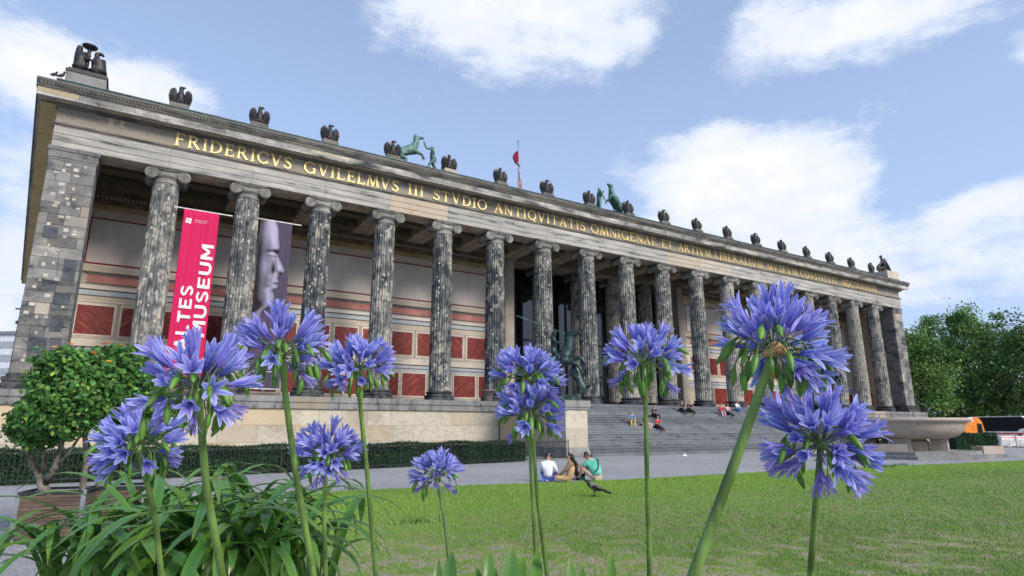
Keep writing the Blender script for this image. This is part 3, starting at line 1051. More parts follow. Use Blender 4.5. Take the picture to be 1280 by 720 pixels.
GLY = {}
LH, LZ = 0.80, 18.09
WORDS = [('FRIDERICVS', 218, 178, 364.5, 206), ('GVILELMVS', 379.5, 212, 498, 236), ('III', 509.5, 238, 529, 243), ('STVDIO', 541, 246, 608, 259), ('ANTIQVITATIS', 617.5, 261, 731, 285),
         ('OMNIGENAE', 738, 287, 820, 305), ('ET', 826.5, 307, 840.5, 311), ('ARTIVM', 847.5, 313, 888, 322), ('LIBERALIVM', 893, 323, 953, 336), ('MVSEVM', 958.7, 337, 996, 344), ('CONSTITVIT', 999.8, 345, 1046, 354), ('MDCCCXXVIII', 1052, 355, 1094.5, 363)]
for wd, xa, ya, xb, yb in WORDS:
    X0, X1 = at_y(xa, ya, FY).x, at_y(xb, yb, FY).x
    for ch in wd:
        if ch not in GLY:
            GLY[ch] = letter_mesh(ch)
    gap = 0.16
    tot = sum(GLY[ch][1] for ch in wd) + gap * (len(wd) - 1)
    s = (X1 - X0) / tot
    x = X0
    for ch in wd:
        me, w = GLY[ch]
        link('letter', me, FRIEZE, (x, FY - 0.002, LZ), None, (s, 1, LH))
        x += (w + gap) * s

# --- portico: floor, ceiling, beams, painted wall
mb = MB(); mb.box(-1.2, 86.7, -1.0, 14, ZS - 0.3, ZS - 0.002)
piece('portico_floor', mb, 'plinth_stone')
mb = MB(); mb.box(XL + 0.5, XR - 0.5, 0.75, 14, 17.55, 17.7)
piece('portico_ceiling', mb, 'coffer_dark')
for k in range(20):
    x = k * BAY
    mb = MB()
    mb.box(x - 0.75, x + 0.75, 0.752, 5.5, ZA + 0.01, 17.56)
    piece('ceiling_beam', mb, 'soffit_stone' if k % 7 else 'soffit_stone')
mb = MB()
for k in range(19):       # thin crossing ribs inside the coffers
    x = k * BAY
    mb.box(x + 0.75, x + BAY - 0.75, 2.0, 2.9, ZA + 0.25, 17.56)
    mb.box(x + 0.75, x + BAY - 0.75, 4.3, 5.5, ZA + 0.05, 17.56)
piece('ceiling_rib', mb, 'ceiling_timber')


def wall_run(x0, x1):
    """a wing of the painted portico wall, band by band from the ceiling down"""
    bands = [(16.45, 17.55, 0.30, 'wall_brown', 'wall_cornice'), (16.18, 16.45, 0.22, 'ceiling_timber', 'wall_frieze'), (15.86, 16.18, 0.12, 'wall_brown', 'wall_frieze'), (15.50, 15.86, 0.05, 'wall_ochre', 'wall_frieze'),
             (15.02, 15.50, 0.02, 'wall_beige', 'wall_band'),
             (11.80, 15.02, 0.0, 'wall_grey', 'wall_field'),
             (11.42, 11.80, 0.01, 'wall_beige', 'wall_band'), (11.30, 11.42, 0.05, 'line_dark', 'wall_line'), (10.52, 11.30, 0.0, 'wall_taupe', 'wall_band'),
             (10.30, 10.52, 0.07, 'wall_grey', 'wall_band'), (10.22, 10.30, 0.03, 'line_dark', 'wall_line'), (9.92, 10.22, 0.02, 'wall_bluegrey', 'wall_band'), (9.86, 9.92, 0.04, 'line_dark', 'wall_line'), (9.62, 9.86, 0.02, 'wall_beige', 'wall_band'),
             (7.12, 9.62, 0.0, 'wall_pale', 'wall_field'), (6.72, 7.12, 0.01, 'wall_pale', 'wall_band'), (6.64, 6.72, 0.04, 'line_dark', 'wall_line'), (6.42, 6.64, 0.02, 'wall_bluegrey', 'wall_band'), (6.36, 6.42, 0.03, 'line_dark', 'wall_line'), (6.16, 6.36, 0.015, 'wall_bluegrey', 'wall_band'),
             (3.98, 6.16, 0.0, 'wall_taupe', 'wall_field'), (ZS, 3.98, 0.06, 'line_dark', 'wall_plinth')]
    for z0, z1, out, m, nm in bands:
        mb = MB(); mb.box(x0, x1, WY - out, WY + 0.5, z0, z1)
        piece(nm, mb, m)
    # dark red fillets round the large grey field
    fr = MB()
    f0, f1 = x0 + 0.06 + (0.35 if x0 < 10 else 0.2), x1 - 0.3
    fr.box(f0, f1, WY - 0.022, WY, 14.86, 14.97); fr.box(f0, f1, WY - 0.022, WY, 11.90, 12.01)
    fr.box(f0, f0 + 0.11, WY - 0.021, WY, 12.012, 14.858); fr.box(f1 - 0.11, f1, WY - 0.021, WY, 12.012, 14.858)
    piece('wall_fillet', fr, 'line_red')
    mb = MB()
    mb.box(x0 + 0.75, x1 - 0.6, WY - 0.02, WY, 10.72, 11.18); piece('pink_band', mb, 'band_pink')
    mb = MB()
    for z in (10.64, 11.19):
        mb.box(x0 + 0.65, x1 - 0.5, WY - 0.024, WY, z, z + 0.05)
    piece('wall_line', mb, 'line_dark')
    # dentils along the wall cornice: tiny, one carved run
    mb = MB()
    x = x0 + 0.1
    while x < x1:
        mb.box(x, x + 0.12, WY - 0.32, WY - 0.2, 16.22, 16.38)
        x += 0.24
    tag(piece('dentils', mb, 'wall_taupe'), kind='stuff')
    # red marble panels in two rows, each in its pale frame on a grey strip
    def panel(a, b, z0, z1):
        if a < x0 + 0.2 or b > x1 - 0.2:
            return
        mb = MB(); w = 0.10
        for (p, q, r_, s_) in ((a - w, b + w, z1, z1 + w), (a - w, b + w, z0 - w, z0), (a - w, a, z0, z1), (b, b + w, z0, z1)):
            mb.box(p, q, WY - 0.035, WY, r_ + 0.001, s_ - 0.001)
        fo = piece('panel_frame', mb, 'wall_pale')
        mb = MB(); hx, hz = (b - a) / 2, (z1 - z0) / 2
        mb.box(-hx, hx, -0.012, 0.1, -hz, hz)
        o = mb.build('red_panel', 'red_marble', fo)
        o.location = ((a + b) / 2, WY, (z0 + z1) / 2)
    gr = MB()
    for k in range(-1, 20):
        o = k * BAY
        for a, b in ((3.08, 4.80), (5.23, 7.16)):
            panel(o + a, o + b, 7.45, 9.26)
            if o + b < x1 - 0.3 and o + a > x0 + 0.2:
                gr.box(o + b + 0.115, o + b + 0.33, WY - 0.012, WY, 7.28, 9.42)
        for a, b in ((4.05, 6.02), (6.36, 8.25)):
            panel(o + a, o + b, 4.28, 6.03)
    for z in (7.20, 9.43):
        gr.box(x0 + 0.3, x1 - 0.3, WY - 0.013, WY, z, z + 0.075)
    piece('panel_strips', gr, 'wall_taupe')


wall_run(0.25, HALL0 - 0.44)
wall_run(HALL1 + 0.44, 85.3)
for sgn, xa, xb in ((-1, -0.6, 0.25), (1, 85.3, 86.2)):      # short return walls
    mb = MB(); mb.box(xa, xb, 1.2, 6.4, ZS, 17.55)
    piece('return_wall', mb, 'wall_taupe')
    mb = MB()
    e = xb + 0.004 if sgn < 0 else xa - 0.004
    mb.box(min(e, e - sgn * 0.02), max(e, e - sgn * 0.02), 1.8, 5.6, 4.3, 6.1)
    piece('red_panel', mb, 'red_marble')

# --- stair hall behind the glass
for x in (HALL0, HALL1):
    mb = MB(); mb.box(x - 0.46, x + 0.46, WY - 0.12, 10.5, ZS + 0.001, 17.552)
    piece('hall_jamb', mb, 'wall_taupe')
mb = MB(); mb.box(HALL0 + 0.45, HALL1 - 0.45, WY + 0.3, 8.0, 16.62, 17.55)
piece('hall_lintel', mb, 'soffit_stone')
mb = MB(); mb.box(HALL0 + 0.45, HALL1 - 0.45, 9.2, 9.3, ZS, 17.2)
piece('glass_wall', mb, 'hall_glass')
mull = MB(); mull.box(-0.07, 0.07, -0.12, 0.0, 0, 13.3)
mull_me = mull.mesh('mullion', 'hall_metal')
x = HALL0 + 1.2
k = 0
while x < HALL1 - 0.6:
    link('mullion', mull_me, museum, (x, 9.2, ZS))
    x += 1.5 if k % 3 != 1 else 0.75
    k += 1
for z in (ZS + 3.2, ZS + 6.4, ZS + 10.4):
    mb = MB(); mb.box(HALL0 + 0.46, HALL1 - 0.46, 9.10, 9.19, z, z + 0.12)
    piece('transom', mb, 'hall_metal')
mb = MB(); mb.box(HALL0 - 1, HALL1 + 1, 13.5, 13.8, ZS, 17.5)
piece('hall_back_wall', mb, 'wall_brown')

# --- podium: ledge stones on top, ashlar below
qr = random.Random(21)
for (a, b) in ((-2.6, 26.69), (58.81, 88.2)):
    xs = stones(a, b, 2.1, 0.25, qr)
    for i in range(len(xs) - 1):
        mb = MB()
        y = -1.25 - qr.uniform(0, 0.01)
        mb.sweep_x([(0.0, ZS - 0.004), (y, ZS - 0.004), (y - 0.02, ZS - 0.03), (y - 0.02, ZS - 0.33), (y + 0.05, ZS - 0.36), (y + 0.05, ZS - 0.42), (y - 0.015, ZS - 0.45), (y - 0.015, ZS - 0.72), (0.0, ZS - 0.72)], xs[i] + 0.005, xs[i + 1] - 0.005)
        piece('ledge_stone', mb, 'ledge_stone')
    block_grid(a + 0.05, b - 0.01, 0.02, ZS - 0.725, 0.97, (1.3, 2.6), -1.14, -0.7, 'podium_stone', 'podium_stone', qr, 0.008, 0.006, 0.006)
mb = MB(); mb.box(-2.5, 88.1, -0.95, 10, -0.2, ZS - 0.31)
piece('podium_core', mb, 'podium_stone')

# ------------------------------------------------------------------ the open staircase
stair = thing('open_staircase', 'wide grey stone staircase rising to the columns between two pale cheek walls', 'staircase', (0, 0, 0))
NS, SY0, SY1 = 21, -9.35, -1.35
tread, rise = (SY1 - SY0) / (NS - 1), ZS / NS
for i in range(NS):
    y = SY0 + i * tread
    mb = MB()
    z1 = (i + 1) * rise
    n = 16
    z0 = z1 - rise
    for k in range(n):    # stones of the step, each a hair out of line, with a rounded nosing
        xa = 28.42 + (57.08 - 28.42) * k / n + (0.9 if i % 2 else 0) * (k > 0)
        xb = 28.42 + (57.08 - 28.42) * (k + 1) / n + (0.9 if i % 2 else 0) * (k < n - 1)
        dz, dy = qr.uniform(0, 0.006), qr.uniform(0, 0.012)
        yb = min(y + tread + 0.1, -1.1)
        mb.sweep_x([(yb, z1 - dz), (y + 0.02 + dy, z1 - dz), (y + dy, z1 - 0.03 - dz), (y + dy, z1 - 0.06), (y + 0.03 + dy, z1 - 0.065), (y + 0.03 + dy, z0), (yb, z0)], xa + 0.003, xb - 0.003)
    mb.build('step', 'step_stone', stair)
mb = MB(); mb.add([(28.45, SY0 + 0.1, 0), (57.05, SY0 + 0.1, 0), (57.05, -1.1, 0), (28.45, -1.1, 0), (28.45, -1.1, ZS - 0.2), (57.05, -1.1, ZS - 0.2)], [(0, 3, 2, 1), (0, 1, 5, 4), (3, 4, 5, 2), (0, 4, 3), (1, 2, 5)])
mb.build('stair_core', 'step_stone', stair)
for (a, b) in ((26.70, 28.38), (57.12, 58.80)):
    ys = [-9.05, -6.7, -4.2, -1.27]
    for j in range(3):
        for (z0, z1) in ((0.60, 1.75), (1.755, 2.86)):
            mb = MB(); mb.box(a, b, ys[j] + 0.003, ys[j + 1] - 0.003, z0, z1)
            mb.build('cheek_stone', 'podium_stone', stair)
        mb = MB()
        mb.box(a - 0.10, b + 0.10, ys[j] - (0.10 if j == 0 else -0.003), ys[j + 1] - 0.003, 2.863, 3.00)
        mb.box(a - 0.16, b + 0.16, ys[j] - (0.16 if j == 0 else -0.003), ys[j + 1] - 0.003, 3.003, 3.40)
        mb.build('cheek_coping', 'ledge_stone', stair)
        mb = MB()
        mb.box(a - 0.12, b + 0.03, ys[j] - (0.16 if j == 0 else -0.003), ys[j + 1] - 0.003, 0.0, 0.42)
        mb.box(a - 0.06, b + 0.015, ys[j] - (0.08 if j == 0 else -0.003), ys[j + 1] - 0.003, 0.423, 0.598)
        mb.build('cheek_plinth', 'plinth_stone', stair)

# ------------------------------------------------------------------ banners between the columns
def banner_frame(xa, xb, ra, rb, z, name, label):
    t = thing(name, label, 'banner', ((xa + xb) / 2, -0.2, z))
    mb = MB(); mb.tube([(ra - (xa + xb) / 2, 0, 0.03), (rb - (xa + xb) / 2, 0, 0.03)], 0.032, 8)
    mb.build('rod', 'white_paint', t)
    return t


t = banner_frame(5.55, 7.46, 5.0, 8.2, 14.47, 'red_banner', 'tall crimson museum banner with white upright lettering hanging beside the outermost column')
W2, ZB = 0.955, -9.9


def cloth_y(x, z):
    return 0.018 * math.sin(x * 9 + 0.4 * z) + 0.012 * math.sin(x * 23 + 1) * min(1, -z * 0.5)


v, f = [], []
nx, nz = 24, 40
for j in range(nz + 1):
    for i in range(nx + 1):
        x, z = -W2 + 2 * W2 * i / nx, ZB * j / nz
        v.append((x, cloth_y(x, z), z))
for j in range(nz):
    for i in range(nx):
        a = j * (nx + 1) + i
        f.append((a, a + 1, a + nx + 2, a + nx + 1))
mb = MB(); mb.add(v, [q[::-1] for q in f])
cl = mb.build('cloth', 'banner_red', t, True)
md = cl.modifiers.new('thick', 'SOLIDIFY'); md.thickness = 0.004; md.offset = 1


def text_mesh(txt, size, mat, heavy=0.0):
    cu = bpy.data.curves.new('lettering', 'FONT')
    cu.body = txt; cu.size = size; cu.offset = heavy; cu.resolution_u = 4
    cu.extrude = 0.003
    o = bpy.data.objects.new('tmp', cu); col.objects.link(o)
    dg = bpy.context.evaluated_depsgraph_get()
    me = bpy.data.meshes.new_from_object(o.evaluated_get(dg))
    bpy.data.objects.remove(o)
    me.materials.clear(); me.materials.append(MATS[mat])
    me.name = 'lettering'
    return me


def fit_text(txt, mat, parent, x0, x1, z0, z1, y, heavy, name='lettering', turn=False):
    """lettering fitted to a box; turned, it reads upwards"""
    me = text_mesh(txt, 1.0, mat, heavy)
    co = np.array([p.co[:] for p in me.vertices])
    lo, hi = co.min(0), co.max(0)
    u = (co[:, 0] - lo[0]) / (hi[0] - lo[0]); w = (co[:, 1] - lo[1]) / (hi[1] - lo[1])
    d = -co[:, 2]
    if turn:
        X = x1 - (x1 - x0) * w; Z = z0 + (z1 - z0) * u
    else:
        X = x0 + (x1 - x0) * u; Z = z0 + (z1 - z0) * w
    new = np.stack([X, y + d - 0.0, Z], 1)
    for i, p in enumerate(me.vertices):
        p.co = new[i]
    me.update()
    return link(name, me, parent)




def sans(ch):
    """plain upright letters as strokes in a unit box"""
    w = 0.20
    P = []

    def st(x0, y0, x1, y1, ww=w):
        d = Vector((x1 - x0, y1 - y0)).normalized(); n_ = Vector((-d.y, d.x)) * ww / 2
        P.append([(x0 - n_.x, y0 - n_.y), (x1 - n_.x, y1 - n_.y), (x1 + n_.x, y1 + n_.y), (x0 + n_.x, y0 + n_.y)])

    def arc(cx, cy, rx, ry, a0, a1, n_=10, ww=w):
        for i in range(n_):
            q = []
            for a in (a0 + (a1 - a0) * i / n_, a0 + (a1 - a0) * (i + 1) / n_):
                c, s = math.cos(a), math.sin(a)
                q.append(((cx + rx * c, cy + ry * s), (cx + (rx - ww) * c, cy + (ry - ww * 0.92) * s)))
            P.append([q[0][0], q[1][0], q[1][1], q[0][1]])
    pi = math.pi
    if ch == 'A':
        st(0.10, 0, 0.42, 1, 0.19); st(0.74, 0, 0.42, 1, 0.19); st(0.2, 0.26, 0.64, 0.26, 0.15); W_ = 0.84
    elif ch == 'L':
        st(0.10, 0, 0.10, 1); st(0.10, 0.09, 0.66, 0.09, 0.18); W_ = 0.68
    elif ch == 'T':
        st(0.38, 0, 0.38, 1); st(0, 0.91, 0.76, 0.91, 0.18); W_ = 0.76
    elif ch == 'E':
        st(0.10, 0, 0.10, 1); st(0.1, 0.09, 0.68, 0.09, 0.18); st(0.1, 0.5, 0.60, 0.5, 0.17); st(0.1, 0.91, 0.68, 0.91, 0.18); W_ = 0.70
    elif ch == 'S':
        arc(0.36, 0.725, 0.36, 0.275, 0.35, 1.5 * pi, 12, 0.18); arc(0.36, 0.275, 0.36, 0.275, 0.5 * pi, -pi + 0.35, 12, 0.18); W_ = 0.72
    elif ch == 'M':
        st(0.10, 0, 0.10, 1); st(0.90, 0, 0.90, 1); st(0.14, 0.97, 0.50, 0.30, 0.19); st(0.86, 0.97, 0.50, 0.30, 0.19); W_ = 1.0
    elif ch == 'U':
        st(0.10, 0.34, 0.10, 1); st(0.72, 0.34, 0.72, 1); arc(0.41, 0.36, 0.41, 0.36, pi, 2 * pi, 12); W_ = 0.82
    return P, W_


def upright_word(word, x0, x1, z0, z1, parent):
    gp = 0.20
    tot = sum(sans(c)[1] for c in word) + gp * (len(word) - 1)
    u, k = 0.0, 0
    for c in word:
        P, W_ = sans(c)
        mb = MB()
        for q in P:
            pts = [(x1 - (x1 - x0) * yy, z0 + (z1 - z0) * (u + xx) / tot) for xx, yy in q]
            ar_ = sum(pts[i][0] * pts[(i + 1) % 4][1] - pts[(i + 1) % 4][0] * pts[i][1] for i in range(4))
            if ar_ < 0:
                pts = pts[::-1]
            k += 1
            mb.prism(pts, -0.047 - 0.0006 * (k % 30), -0.036)
        mb.build('letter', 'white_paint', parent)
        u += W_ + gp


upright_word('ALTES', -0.62, 0.02, -8.35, -4.62, t)
upright_word('MUSEUM', 0.20, 0.84, -7.55, -2.02, t)
for i, (a, b, z, h) in enumerate(((-0.33, 0.38, -0.62, 0.055), (-0.33, 0.28, -0.74, 0.05))):
    fit_text('Staatliche Museen' if i == 0 else 'zu Berlin', 'white_paint', t, a, b, z, z + h, -0.042, 0.0)
mb = MB()
for (x, z, w, h) in ((-0.80, -0.84, 0.14, 0.14), (-0.655, -0.70, 0.15, 0.15), (-0.78, -0.66, 0.10, 0.10), (-0.64, -0.86, 0.12, 0.13)):
    mb.box(x, x + w, -0.046, -0.040, z, z + h)
mb.build('emblem', 'white_paint', t)

t = banner_frame(9.80, 11.74, 9.4, 12.3, 14.60, 'portrait_banner', 'tall violet grey banner printed with a pale stone face in profile')
W2, ZB = 0.97, -10.5
# the print: a pale face in profile looking towards the right edge, tones worked out on a fine grid
nx, nz = 72, 320
v, cc = [], []
prof = [(0.0, 0.32), (0.05, 0.50), (0.10, 0.585), (0.16, 0.62), (0.21, 0.66), (0.245, 0.69), (0.275, 0.655), (0.30, 0.64), (0.34, 0.735), (0.38, 0.83), (0.415, 0.915), (0.435, 0.90), (0.448, 0.78), (0.47, 0.71), (0.49, 0.72), (0.503, 0.755), (0.517, 0.73), (0.523, 0.69), (0.53, 0.735), (0.548, 0.745), (0.57, 0.62), (0.59, 0.60), (0.615, 0.65), (0.65, 0.66), (0.69, 0.60), (0.72, 0.46), (0.76, 0.30), (0.86, 0.22), (1.0, 0.18)]
pz, px_ = [p[0] for p in prof], [p[1] for p in prof]


def gs(x, c, w):
    return math.exp(-((x - c) / w) ** 2)


for j in range(nz + 1):
    vv = j / nz
    pv = 0.05 + vv * 1.24
    edge = float(np.interp(pv, pz, px_))
    for i in range(nx + 1):
        uu = i / nx
        x, z = -W2 + 2 * W2 * uu, ZB * vv
        v.append((x, cloth_y(x * 0.8 + 2, z), z))
        if uu < edge and pv < 0.96:
            d = edge - uu
            k = 0.47 + 0.28 * gs(d, 0.17, 0.13) - 0.20 * gs(d, 0.0, 0.025)
            k += 0.18 * gs(pv, 0.13, 0.10) * gs(uu, 0.35, 0.3)                                        # brow
            k -= 0.40 * gs(pv - 0.10 * (0.55 - uu) ** 2, 0.276, 0.014) * gs(uu, 0.52, 0.20)                                     # brow shadow
            k += 0.26 * gs(pv, 0.300, 0.010) * gs(uu, 0.50, 0.09) - 0.35 * gs(pv, 0.294, 0.008) * gs(uu, 0.56, 0.05) - 0.22 * gs(pv, 0.318, 0.008) * gs(uu, 0.48, 0.11)   # eye
            k -= 0.22 * gs(pv - 0.25 * (0.6 - uu), 0.40, 0.06) * gs(uu, 0.52, 0.04)                    # fold by the nose
            k -= 0.36 * gs(pv, 0.438, 0.016) * gs(uu, 0.74, 0.09) + 0.20 * gs(pv, 0.37, 0.06) * gs(uu - 0.9 * (pv - 0.37), 0.60, 0.03) - 0.14 * gs(pv, 0.40, 0.03) * gs(uu, 0.68, 0.05)
            k += 0.16 * gs(pv, 0.40, 0.07) * gs(uu, 0.30, 0.16) - 0.12 * gs(uu, 0.06, 0.10)
            k -= 0.30 * gs(pv, 0.523, 0.007) * gs(uu, 0.60, 0.10) + 0.14 * gs(pv, 0.57, 0.016) * gs(uu, 0.56, 0.08)
            k -= 0.22 * gs(pv, 0.72, 0.05)
            k = max(0.12, min(0.86, k))
            k = max(0.05, k * 1.25 - 0.22)
            k = min(1.0, max(0.03, 0.42 + (k - 0.46) * 1.7))
            cc.append((k * 0.36, k * 0.335, k * 0.47))
        else:
            s = 0.92 + 0.16 * math.sin(uu * 70) * 0.4
            cc.append((0.070 * s, 0.055 * s, 0.095 * s))
f = []
for j in range(nz):
    for i in range(nx):
        a = j * (nx + 1) + i
        f.append((a, a + nx + 1, a + nx + 2, a + 1))
mb = MB(); mb.add(v, f, cc)
cl = mb.build('cloth', 'print', t, True)
md = cl.modifiers.new('thick', 'SOLIDIFY'); md.thickness = 0.004; md.offset = -1
mb = MB(); mb.box(-0.62, 0.62, -0.046, -0.042, -9.50, -9.48); mb.box(-0.97, 0.97, -0.05, 0.05, -10.54, -10.5)
mb.build('print_line', 'white_paint', t)

# ------------------------------------------------------------------ statues on the roof
def wing_mesh():
    mb = MB()
    out = [(0.16, 0.02), (0.50, -0.02), (0.66, 0.22), (0.74, 0.62), (0.70, 0.98), (0.58, 1.16), (0.42, 1.22), (0.30, 1.10), (0.22, 0.80), (0.14, 0.42)]
    n = len(out)
    cxy = (0.42, 0.6)
    v = [(x, -0.10 + 0.10 * x, z) for x, z in out] + [(x, 0.02 + 0.16 * x, z) for x, z in out] + [(cxy[0], -0.22, cxy[1]), (cxy[0], 0.20, cxy[1])]
    f = []
    for i in range(n):
        j = (i + 1) % n
        f += [(i, j, 2 * n), (j + n, i + n, 2 * n + 1), (i, i + n, j + n, j)]
    mb.add(v, f)
    for k in range(4):      # flight feathers
        x = 0.30 + 0.11 * k
        mb.tube([(x, -0.155, 1.02 - 0.05 * k), (x + 0.03, -0.19, 0.55), (x - 0.02, -0.10, 0.03)], [0.045, 0.05, 0.02], 5)
    return mb


def mirrored(mb):
    m = MB()
    m.v = [(-x, y, z) for x, y, z in mb.v]
    m.f = [q[::-1] for q in mb.f]
    m.m = list(mb.m)
    return m


WR = wing_mesh().mesh('wing', 'bronze_dark', False)
WL = mirrored(wing_mesh()).mesh('wing', 'bronze_dark', False)


def eagle_body(turn):
    mb = MB()
    mb.lathe([(0.05, 0.0), (0.20, 0.05), (0.25, 0.30), (0.27, 0.58), (0.24, 0.82), (0.16, 1.02), (0.135, 1.12), (0.15, 1.22), (0.155, 1.30), (0.12, 1.40), (0.03, 1.44)], 14)
    for sx in (-1, 1):
        mb.tube([(sx * 0.15, -0.10, 0.42), (sx * 0.16, -0.16, 0.2), (sx * 0.15, -0.20, 0.0)], [0.12, 0.10, 0.05], 7)
        for a in (-0.5, 0, 0.5):
            mb.tube([(sx * 0.15, -0.18, 0.03), (sx * 0.15 + 0.10 * math.sin(a), -0.18 - 0.13 * math.cos(a), 0.0)], [0.035, 0.015], 5)
    d = Vector((math.sin(turn), -math.cos(turn), 0))
    h = Vector((0, 0, 1.31))
    mb.tube([h + d * 0.08, h + d * 0.20 + Vector((0, 0, 0.01)), h + d * 0.28 - Vector((0, 0, 0.03)), h + d * 0.29 - Vector((0, 0, 0.12))], [0.09, 0.075, 0.05, 0.012], 7)
    mb.tube([(0, 0.12, 0.2), (0, 0.26, 0.0)], [0.14, 0.16], 7)
    return mb.mesh('body', 'bronze_dark', True)


EB = [eagle_body(a) for a in (0.9, -0.9)]
ped = MB(); ped.box(-0.62, 0.62, -0.40, 0.40, -0.16, 0.10); ped.box(-0.55, 0.55, -0.34, 0.34, 0.102, 0.20)
PED = [ped.mesh('pedestal', m) for m in ('cymatium_stone', 'clean_sandstone')]
ORD = ['first', 'second', 'third', 'fourth', 'fifth', 'sixth', 'seventh', 'eighth', 'ninth', 'tenth', 'eleventh', 'twelfth', 'thirteenth', 'fourteenth', 'fifteenth', 'sixteenth', 'seventeenth', 'eighteenth']
for k in range(18):
    e = thing('eagle_statue', f'dark eagle on the roof edge, {ORD[k]} along from the torch group over the near corner', 'statue', ((k + 1) * BAY + 0.1, -0.58, ZP + 0.14), R(-2 + 4 * ((k * 7) % 3)), 'eagles along the roof edge', 0.86)
    link('pedestal', PED[1 if k == 4 else 0], e)
    b = link('body', EB[0 if k < 4 else 1 if k % 3 else 0], e, (0, 0, 0.2))
    link('wing', WR, e, (0, 0, 0.2)); link('wing', WL, e, (0, 0, 0.2))


def horse_nodes():
    """rearing horse, x forward, z up, hind hooves at z = 0"""
    return {
        'rump': ((-0.62, 0, 1.02), 0.30), 'loin': ((-0.22, 0, 1.28), 0.29), 'chest': ((0.26, 0, 1.62), 0.33), 'withers': ((0.42, 0, 1.86), 0.24),
        'neck': ((0.52, 0, 2.22), 0.19), 'poll': ((0.50, 0, 2.58), 0.15), 'cheek': ((0.68, 0, 2.56), 0.13), 'muzzle': ((0.98, 0, 2.62), 0.085),
        'ear': ((0.42, 0.06, 2.76), 0.03),
        'tail1': ((-0.88, 0, 0.98), 0.08), 'tail2': ((-1.06, 0, 0.62), 0.10), 'tail3': ((-1.02, 0, 0.20), 0.04),
        'hipl': ((-0.56, 0.20, 0.86), 0.20), 'kneel': ((-0.26, 0.22, 0.62), 0.12), 'hockl': ((-0.52, 0.22, 0.34), 0.075), 'hoofl': ((-0.42, 0.22, 0.02), 0.075),
        'hipr': ((-0.56, -0.20, 0.86), 0.20), 'kneer': ((-0.10, -0.22, 0.66), 0.12), 'hockr': ((-0.36, -0.22, 0.34), 0.075), 'hoofr': ((-0.26, -0.22, 0.02), 0.075),
        'shl': ((0.42, 0.18, 1.46), 0.16), 'wristl': ((0.86, 0.20, 1.62), 0.085), 'fetl': ((1.06, 0.20, 1.34), 0.055), 'footl': ((1.00, 0.20, 1.20), 0.06),
        'shr': ((0.40, -0.18, 1.40), 0.16), 'wristr': ((0.80, -0.20, 1.28), 0.085), 'fetr': ((0.98, -0.20, 1.04), 0.055), 'footr': ((0.92, -0.20, 0.92), 0.06)}


HORSE_E = chain('loin', 'rump', 'tail1', 'tail2', 'tail3') + chain('loin', 'chest', 'withers', 'neck', 'poll', 'cheek', 'muzzle') + [('poll', 'ear')] + chain('rump', 'hipl', 'kneel', 'hockl', 'hoofl') + chain('rump', 'hipr', 'kneer', 'hockr', 'hoofr') + chain('chest', 'shl', 'wristl', 'fetl', 'footl') + chain('chest', 'shr', 'wristr', 'fetr', 'footr')


def man_nodes(pose):
    """standing nude figure of bronze, x forward"""
    n = {'pelvis': ((0, 0, 0.95), 0.15), 'waist': ((0.02, 0, 1.14), 0.125), 'chest': ((0.03, 0, 1.38), 0.165), 'neck': ((0.03, 0, 1.56), 0.065), 'head': ((0.05, 0, 1.70), 0.105), 'crown': ((0.05, 0, 1.80), 0.08),
         'hl': ((0, 0.11, 0.88), 0.105), 'kl': ((0.06, 0.15, 0.48), 0.07), 'al': ((-0.02, 0.16, 0.08), 0.045), 'tl': ((0.12, 0.17, 0.03), 0.035),
         'hr': ((0, -0.11, 0.88), 0.105), 'kr': ((0.06, -0.15, 0.48), 0.07), 'ar': ((-0.02, -0.16, 0.08), 0.045), 'tr': ((0.12, -0.17, 0.03), 0.035),
         'sl': ((0.02, 0.20, 1.46), 0.075), 'el': ((0.05, 0.30, 1.20), 0.05), 'wl': ((0.15, 0.30, 0.96), 0.035), 'fl': ((0.18, 0.30, 0.88), 0.035),
         'sr': ((0.02, -0.20, 1.46), 0.075), 'er': ((0.05, -0.30, 1.20), 0.05), 'wr': ((0.15, -0.30, 0.96), 0.035), 'fr': ((0.18, -0.30, 0.88), 0.035)}
    for k, p in pose.items():
        n[k] = (p, n[k][1])
    return n


MAN_E = chain('pelvis', 'waist', 'chest', 'neck', 'head', 'crown') + chain('pelvis', 'hl', 'kl', 'al', 'tl') + chain('pelvis', 'hr', 'kr', 'ar', 'tr') + chain('chest', 'sl', 'el', 'wl', 'fl') + chain('chest', 'sr', 'er', 'wr', 'fr')

# horse tamers: the horse rears towards the man
t = thing('horse_tamer_statue', 'green bronze horse rearing at a man with raised arm, nearer of the two roof groups', 'statue', (20.25, 0.4, ZP - 0.75))
h = skin('horse', horse_nodes(), HORSE_E, 'bronze_green', t, 2, 'loin'); h.location = (-0.65, 0, 0.72); h.scale = (1.32, 1.3, 1.12)
m = skin('man', man_nodes({'kl': (0.28, 0.16, 0.50), 'al': (0.26, 0.18, 0.08), 'tl': (0.40, 0.18, 0.03), 'kr': (-0.22, -0.15, 0.50), 'ar': (-0.46, -0.17, 0.10), 'tr': (-0.36, -0.17, 0.03), 'sl': (0.10, 0.18, 1.48), 'el': (0.46, 0.18, 1.50), 'wl': (0.58, 0.18, 1.80), 'fl': (0.60, 0.18, 1.92), 'er': (-0.26, -0.24, 1.28), 'wr': (-0.30, -0.26, 1.02), 'fr': (-0.30, -0.26, 0.94)}), MAN_E, 'bronze_green', t, 2, 'pelvis')
m.location = (1.30, -0.3, 0.72); m.rotation_euler = (0, 0, math.pi); m.scale = (1.5, 1.6, 1.26)
